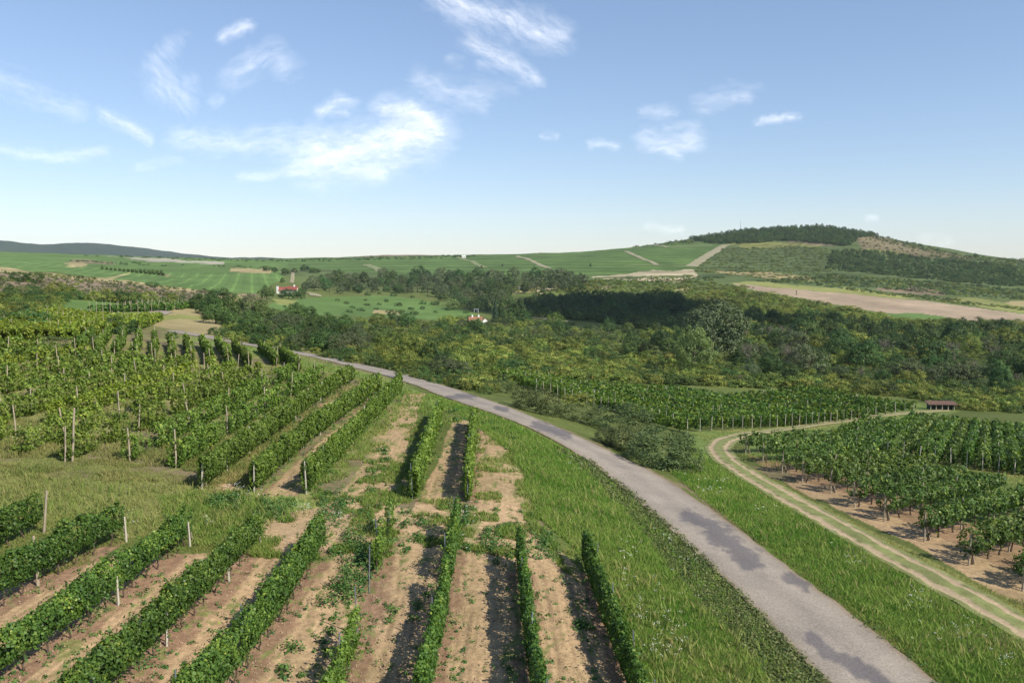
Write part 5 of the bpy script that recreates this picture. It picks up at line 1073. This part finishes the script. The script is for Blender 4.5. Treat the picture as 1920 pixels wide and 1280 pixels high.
b = MB(); b.box(-4 * s, -3.4 * s, -2 * s, 3 * s, -1, 6 * s); b.box(3.4 * s, 4 * s, -2 * s, 3 * s, -1, 6 * s); b.box(-3.4 * s, 3.4 * s, 2.5 * s, 3 * s, -1, 6 * s); b.build('wall', M['white'], r); MB().box(-4.6 * s, 4.6 * s, -2.6 * s, 3.5 * s, 6 * s, 7 * s).build('roof', M['grey'], r); MB().box(-3.3 * s, 0, -1.8 * s, -1.6 * s, -1, 5 * s).build('door', M['pane'], r)
r, p = house_at(869, 483.5, 0, 'tiny white hut on the ridge at the top of the grassy lane', 'hut', 'hut'); s = p[1] / F_PX
gable_house(r, 7 * s, 5 * s, 3 * s, 1.2 * s, M['white'], M['white'], x0=-3 * s, wins=2, eave=.1)
r, p = house_at(614, 536, 0, 'tiny white hut in the trees right of the red roofed house', 'hut', 'hut', 2.0); s = p[1] / F_PX
gable_house(r, 4 * s, 4 * s, 2.6 * s, 1.3 * s, M['white'], M['grey'], wins=1, eave=.1)
r, p = house_at(972, 542.5, 0, 'tiny white hut at the edge of the sandy bank above the dark wood', 'hut', 'hut'); s = p[1] / F_PX
gable_house(r, 3 * s, 4 * s, 3 * s, 1.4 * s, M['white'], M['grey'], wins=1, eave=.1)
# shed by the track
r, p = house_at(1742, 767, R(-4), 'long low shed with rusty roof and dark green walls at the end of the track', 'shed', 'shed'); s = p[1] / F_PX; L = 44 * s; D = 8 * s; hh = 10.5 * s
b = MB(); b.box(0, L, D - .12, D, -.5, hh); b.box(0, .12, 0, D - .12, -.5, hh); b.box(L - .12, L, 0, D - .12, -.5, hh); b.box(.12, L, 1.2, 1.32, -.5, hh * .9); b.build('wall', M['greenwall'], r)
b = MB(); b.add([(-.5, -.8, hh - .05), (L + .5, -.8, hh - .05), (L + .5, D + .4, hh + .30), (-.5, D + .4, hh + .30), (-.5, -.8, hh + .07), (L + .5, -.8, hh + .07), (L + .5, D + .4, hh + .42), (-.5, D + .4, hh + .42)], [(0,3,2,1), (4,5,6,7), (0,1,5,4), (1,2,6,5), (2,3,7,6), (3,0,4,7)]); b.build('roof', M['rustroof'], r)
for i in range(5): MB().box(L * i / 4 - .08 + (.1 if i == 0 else 0), L * i / 4 + .08 + (.1 if i == 0 else 0), -.5, -.34, -.5, hh - .03).build('post', M['post'], r)
MB().box(L * .62, L * .80, 1.1, 1.197, -.3, hh * .8).build('door', M['timber'], r)
# poles
def pole(u, v, hpx, r0, mat, label, cat, name, arm=True):
    p = ground([u], [v])[0]; s = p[1] / F_PX; o = link(name, None, loc=(p[0], p[1], float(height(p[0], p[1])))); tag(o, label, cat); h = hpx * s
    b = MB(); b.tube([(0, 0, -.5), (0, 0, h)], [r0, r0 * .7], 8); b.build('mast' if not arm else 'pole', mat, o)
    if arm: MB().box(-.8, .8, -.06, .06, h - .6, h - .45).build('crossarm', M['timber'], o)
    else:
        g = MB()
        for z in (.35, .6, .85): g.tube([(0, 0, h * z), (h * .25 * (1 - z + .2), 0, 0)], .06, 4)
        g.build('guy_wire', M['steel'], o); MB().tube([(0, 0, h), (0, 0, h * 1.12)], .08, 5).build('antenna', M['steel'], o)
    return o
pole(981, 606, 14, .28, M['grey'], 'grey utility pole by the valley road', 'pole', 'utility_pole')
pole(1388, 435, 20, .38, M['steel'], 'thin radio mast rising from the forested hilltop', 'mast', 'radio_mast', False)
pole(1493, 553, 9, .35, M['timber'], 'dark wooden pole at the edge of the ploughed field', 'pole', 'utility_pole')
pole(1221, 524, 8, .4, M['timber'], 'dark slender pole on the dry strip below the hillside vines', 'pole', 'utility_pole')

# ------------------------------------------------------------------ far wooded hills
def far_hill(name, prof, Y, depth, label, cols, seed):
    us = np.linspace(prof[0][0], prof[-1][0], 420); vs = np.interp(us, [p[0] for p in prof], [p[1] for p in prof])
    vs = _blur(vs[None, :], 1, 6)[0]; zr = H0 + Y * slope_v(vs); t = np.linspace(-1, 1, 61); zb = -70.0
    Xg = ((us - 960) / F_PX)[:, None] * Y * np.ones(61)[None]; Yg = Y + depth * t[None] * np.ones((len(us), 1))
    Xg = Xg * Yg / Y
    prof_z = np.cos(t * math.pi / 2) ** 1.2
    Z = zb + (zr[:, None] - zb) * prof_z[None] + (fbm(Xg / 90, Yg / 90, 4, seed) - .5) * 14 * prof_z[None] ** .5
    i = np.arange(Z.size).reshape(Z.shape); F = np.stack([i[:-1, :-1], i[1:, :-1], i[1:, 1:], i[:-1, 1:]], -1).reshape(-1, 4)
    return tag(link(name, np_mesh(name, np.stack([Xg, Yg, Z], -1).reshape(-1, 3), F, M['farwood'], None, True)), label, 'hills', kind='structure')
m, nt, out = new_mat('distant_wood'); geo = N(nt, 'ShaderNodeNewGeometry'); nz = N(nt, 'ShaderNodeTexNoise', i_Scale=.012, i_Detail=8.0, i_Roughness=.75); nb = N(nt, 'ShaderNodeTexNoise', i_Scale=.0016, i_Detail=3.0)
for n in (nz, nb): nt.links.new(geo.outputs['Position'], n.inputs['Vector'])
r1 = ramp(nt, nz.outputs[0], [(.3, (.018,.030,.020)), (.7, (.040,.060,.028))]); sx_ = N(nt, 'ShaderNodeSeparateXYZ'); nt.links.new(geo.outputs['Position'], sx_.inputs[0])
p = N(nt, 'ShaderNodeBsdfPrincipled', i_Roughness=.95); p.inputs['Specular IOR Level'].default_value = .05; nt.links.new(r1.outputs[0], p.inputs['Base Color'])
b = N(nt, 'ShaderNodeBump', i_Strength=1.0, i_Distance=14.0); nt.links.new(nz.outputs[0], b.inputs['Height']); nt.links.new(b.outputs[0], p.inputs['Normal']); nt.links.new(p.outputs[0], out.inputs[0]); M['farwood'] = m
far_hill('hills', [(-500,440),(-200,446),(0,450),(60,457),(100,459),(135,455),(160,454),(200,458),(260,464),(330,473),(400,481),(440,484),(470,483),(500,482.5),(530,484),(560,487),(640,496),(760,500)], 4800, 900, 'bluish wooded hills on the far horizon', None, 3)

# ------------------------------------------------------------------ clouds
m, nt, out = new_mat('cirrus'); at = N(nt, 'ShaderNodeAttribute', attribute_name='veil')
d = N(nt, 'ShaderNodeBsdfDiffuse'); d.inputs[0].default_value = (.95, .95, .96, 1); t_ = N(nt, 'ShaderNodeBsdfTranslucent'); t_.inputs[0].default_value = (.9, .9, .92, 1); a_ = N(nt, 'ShaderNodeMixShader', i_0=.25)
nt.links.new(d.outputs[0], a_.inputs[1]); nt.links.new(t_.outputs[0], a_.inputs[2])
tp = N(nt, 'ShaderNodeBsdfTransparent'); mx = N(nt, 'ShaderNodeMixShader'); nt.links.new(at.outputs['Fac'], mx.inputs[0]); nt.links.new(tp.outputs[0], mx.inputs[1]); nt.links.new(a_.outputs[0], mx.inputs[2]); nt.links.new(mx.outputs[0], out.inputs[0]); M['cirrus'] = m
def cloud(strokes, label, ang=-12, seed=0, D=16000.0, streak=(46, 13), power=1.15, thr=.18):
    pad = max(s[1] for s in strokes) * 2.2 + 12; pts = [p for s in strokes for p in s[0]]
    u0, u1 = min(p[0] for p in pts) - pad, max(p[0] for p in pts) + pad; v0, v1 = min(p[1] for p in pts) - pad, max(p[1] for p in pts) + pad
    st = 2.0; us = np.arange(u0, u1, st); vs = np.arange(v0, v1, st); U, Vv = np.meshgrid(us, vs)
    Vall = []; Fall = []; Dn = []; o = 0
    cu, cv = (u0 + u1) / 2, (v0 + v1) / 2
    for layer in range(2):
        sd = seed * 31 + layer * 7
        wx = (fbm(U / 45, Vv / 45, 4, sd) - .5) * 34; wy = (fbm(U / 45, Vv / 45, 4, sd + 3) - .5) * 26
        u, v = U + wx, Vv + wy; den = np.zeros(U.shape)
        for line, r, amp in strokes:
            dmin = np.full(U.shape, 1e9)
            for (x0, y0), (x1, y1) in zip(line[:-1], line[1:]):
                ex, ey = x1 - x0, y1 - y0; tt = np.clip(((u - x0) * ex + (v - y0) * ey) / (ex * ex + ey * ey + 1e-6), 0, 1); dmin = np.minimum(dmin, np.hypot(u - x0 - tt * ex, v - y0 - tt * ey))
            den = np.maximum(den, amp * np.exp(-(dmin / (r * 1.3)) ** 1.5))
        ca, sa = math.cos(R(ang)), math.sin(R(ang)); p_ = (U * ca + Vv * sa + wx * .8) / streak[0]; q_ = (-U * sa + Vv * ca + wy * .8) / streak[1]
        tex = fbm(p_, q_, 6, sd + 11, .58); tex2 = fbm(p_ * 3.1, q_ * 2.4, 4, sd + 19, .6)
        al = den * (.34 + 1.1 * sstep(.26, .82, tex * .6 + tex2 * .4)) ; al = np.clip((al - thr * .5) / 1.25, 0, 1) ** power
        edge = np.minimum(np.minimum(U - u0, u1 - U), np.minimum(Vv - v0, v1 - Vv)); al = al * sstep(2, 14, edge) * (.29 if layer else .38)
        # the veil lies on a gently tilted plane high above the country
        nrm = Vector((.38, -.52, .76)).normalized()
        def rayd(uu, vv):
            dx = (uu - 960) / F_PX; dy = (640 - vv) / F_PX; return np.stack([dx, CP + dy * SP, -SP + dy * CP], -1)
        c0 = rayd(np.array(cu), np.array(cv)) * D; nv = np.array(nrm); rays = rayd(U, Vv)
        tpar = (c0 @ nv + layer * 45) / np.minimum(rays @ nv, -.12); P = rays * tpar[..., None]; P[..., 2] += H0
        keepv = al > .012; i = np.arange(U.size).reshape(U.shape); F = np.stack([i[:-1, :-1], i[1:, :-1], i[1:, 1:], i[:-1, 1:]], -1).reshape(-1, 4)
        kf = keepv.ravel()[F].any(1); F = F[kf]; used = np.unique(F); remap = np.full(U.size, -1); remap[used] = np.arange(len(used))
        Vall.append(P.reshape(-1, 3)[used]); Fall.append(remap[F] + o); Dn.append(al.ravel()[used]); o += len(used)
    o_ = link('cloud', np_mesh('cloud', np.concatenate(Vall), np.concatenate(Fall), M['cirrus'], {'veil': ('FLOAT', np.concatenate(Dn))}, True))
    return tag(o_, label, 'cloud')
cloud([([(335,258),(400,268),(500,274),(600,284)], 20, .62), ([(470,250),(560,248),(650,240)], 15, .42), ([(590,296),(650,288),(730,268),(790,250)], 34, 1.35), ([(640,308),(705,320)], 18, 1.1), ([(722,205),(760,205),(800,218),(815,245)], 17, 1.3)], 'large white cloud curling up at its right end like a hook', seed=1, ang=-6, D=8500.0)
cloud([([(455,335),(510,328),(570,320)], 9, .6)], 'thin flat wisp below the large hooked cloud', seed=2, ang=-10)
cloud([([(600,210),(640,190),(665,195)], 10, .8), ([(605,212),(650,213)], 7, .5)], 'small wisp above the large hooked cloud', seed=3)
cloud([([(835,-8),(900,22),(960,45),(1040,68)], 24, .95), ([(900,10),(980,50)], 20, .6)], 'long white streak cut by the top of the picture', seed=4, ang=28)
cloud([([(885,75),(915,98),(960,118),(1005,150)], 13, .9), ([(900,122),(960,128),(1005,130)], 8, .55)], 'feathery ragged cloud streak below the top white streak', seed=5, ang=22)
cloud([([(785,150),(850,175),(900,190)], 20, .62), ([(880,165),(960,165)], 18, .42), ([(840,112),(860,118)], 8, .5)], 'faint veil of cloud right of the large hooked cloud', seed=6, ang=12)
cloud([([(335,75),(300,105),(285,125)], 18, .45), ([(290,130),(310,165),(345,185)], 24, .62), ([(310,150),(360,150)], 12, .4)], 'faint crescent of cloud, taller than wide', seed=7, ang=50)
cloud([([(440,145),(480,115),(515,100),(538,130)], 22, .55), ([(400,185),(415,180)], 12, .5)], 'faint puff of cloud right of the crescent cloud', seed=8, ang=-25)
cloud([([(422,68),(440,62),(462,48)], 10, .85)], 'small bright tuft of cloud above the faint crescent and puff', seed=9, ang=-30, streak=(30, 10))
cloud([([(-20,130),(40,170),(100,190),(140,205)], 22, .42)], 'faint diagonal veil at the edge of the sky', seed=10, ang=22)
cloud([([(192,215),(230,230),(255,243),(275,258)], 9, .75)], 'short slanting white streak over the vineyards', seed=11, ang=24, streak=(36, 10))
cloud([([(10,280),(60,285),(130,298),(195,288)], 10, .6)], 'low thin streak of cloud with a drooping middle', seed=12, ang=4)
cloud([([(260,308),(300,305),(335,298)], 9, .42)], 'pale smudge of cloud below the short slanting streak', seed=13)
cloud([([(1212,262),(1250,275),(1300,262)], 16, .85), ([(1240,280),(1270,292)], 9, .8), ([(1250,245),(1300,238)], 8, .5)], 'ragged white cloud floating over the slope of the hill', seed=14, ang=-8)
cloud([([(1210,210),(1255,208)], 12, .5), ([(1310,195),(1350,182),(1390,178)], 14, .6), ([(1370,155),(1420,160)], 10, .28)], 'faint broken wisps above the ragged cloud', seed=15, ang=-12)
cloud([([(1108,271),(1130,269),(1156,271)], 6.5, .95)], 'small flat white cloudlet between the hook and the ragged cloud', seed=16, streak=(40, 12))
cloud([([(1424,227),(1455,223),(1490,220)], 6, .95)], 'small spindle shaped white cloudlet', seed=17, streak=(40, 12))
cloud([([(1014,254),(1045,253)], 4, .6)], 'smallest faint cloudlet near the flat white one', seed=18, streak=(30, 10))
cloud([([(1212,426),(1240,428),(1280,426)], 5.5, .75)], 'low cloudlet just above the hillside vines', seed=19, streak=(30, 10), D=22000)
cloud([([(1626,404),(1644,407)], 5, .6)], 'tiny cloudlet above the crest of the hill', seed=20, streak=(24, 10), D=22000)
cloud([([(1735,445),(1780,455)], 9, .45)], 'pale cloud smudge behind the falling ridge', seed=21, streak=(30, 10), D=22000)
# one fair weather cloud off to the side shades the wood
def cumulus(u, v, rx, ry, label, seed, hgt=900.0):
    p = ground([u], [v])[0]; c = Vector(p) + S * (hgt / S.z); rn = np.random.default_rng(seed); import bmesh
    bm = bmesh.new()
    for i in range(26):
        a = rn.uniform(0, 6.28); r = rn.random() ** .5; x, y = math.cos(a) * r * rx, math.sin(a) * r * ry; rad = rn.uniform(.26, .42) * min(rx, ry) * (1.2 - .5 * r)
        g = bmesh.ops.create_icosphere(bm, subdivisions=3, radius=1.0)
        for w in g['verts']:
            k = rad * (1 + .25 * (float(fbm(np.array(w.co.x * 3 + i), np.array(w.co.y * 3 + w.co.z * 2), 3, seed)) - .5)); z = w.co.z * k * (.9 if w.co.z > 0 else .35); w.co = Vector((x + w.co.x * k, y + w.co.y * k, z))
    me = bpy.data.meshes.new('cumulus_cloud'); bm.to_mesh(me); bm.free(); me.polygons.foreach_set('use_smooth', np.ones(len(me.polygons), bool)); me.materials.append(M['cloudwhite'])
    return tag(link('cumulus_cloud', me, None, c), label, 'cloud')
m, nt, out = new_mat('cloud_white'); d = N(nt, 'ShaderNodeBsdfDiffuse'); d.inputs[0].default_value = (.92, .92, .93, 1); t_ = N(nt, 'ShaderNodeBsdfTransparent'); mx = N(nt, 'ShaderNodeMixShader', i_0=.52)
nt.links.new(d.outputs[0], mx.inputs[1]); nt.links.new(t_.outputs[0], mx.inputs[2]); nt.links.new(mx.outputs[0], out.inputs[0]); M['cloudwhite'] = m
cumulus(1112, 583, 82, 105, 'fair weather cloud whose shadow lies on the dark wood', 1)
cumulus(1415, 612, 60, 36, 'smaller fair weather cloud whose shadow lies on the knolls', 2)
cumulus(1265, 592, 55, 30, 'ragged scrap of fair weather cloud between two larger ones', 3)

# ------------------------------------------------------------------ air, sun, sky
b = MB(); b.box(-6500, 6500, -60, 6500, -75, 175); m, nt, out = new_mat('haze'); pv_ = N(nt, 'ShaderNodeVolumePrincipled', i_Density=HAZE if 'HAZE' in globals() else .000045); pv_.inputs['Color'].default_value = (.78, .88, 1.0, 1); nt.links.new(pv_.outputs[0], out.inputs['Volume'])
tag(b.build('haze', m), 'thin bluish air between here and the far hills', 'haze', kind='stuff')
sun = bpy.data.lights.new('sun', 'SUN'); sun.energy = 4.6; sun.angle = R(.53); sun.color = (1.0, .93, .82)
so = bpy.data.objects.new('sun', sun); COL.objects.link(so); so.rotation_euler = S.to_track_quat('Z', 'Y').to_euler(); so.location = (30, -20, 60)
w = bpy.data.worlds.new('World'); scene.world = w; w.use_nodes = True; nt = w.node_tree
bg = nt.nodes['Background']; sky = nt.nodes.new('ShaderNodeTexSky'); sky.sky_type = 'NISHITA'; sky.sun_disc = False
sky.sun_elevation = SUN_EL; sky.sun_rotation = math.atan2(S.x, S.y); sky.altitude = 200; sky.air_density = 1.0; sky.dust_density = .1; sky.ozone_density = 3.0
gm_ = N(nt, 'ShaderNodeGamma', i_1=.74); nt.links.new(sky.outputs[0], gm_.inputs[0]); sc_ = rgbmix(nt, gm_.outputs[0], (.95, 1.0, 1.12), 1.0, 'MULTIPLY'); nt.links.new(sc_, bg.inputs[0]); bg.inputs[1].default_value = .149
scene.view_settings.view_transform = 'Standard'; scene.view_settings.look = 'None'; scene.view_settings.gamma = 1; scene.view_settings.exposure = .48
scene.cycles.use_denoising = True
scene.cycles.max_bounces = 6; scene.cycles.diffuse_bounces = 2; scene.cycles.glossy_bounces = 1; scene.cycles.transmission_bounces = 3; scene.cycles.volume_bounces = 1; scene.cycles.transparent_max_bounces = 12
print('objects', len(bpy.data.objects))
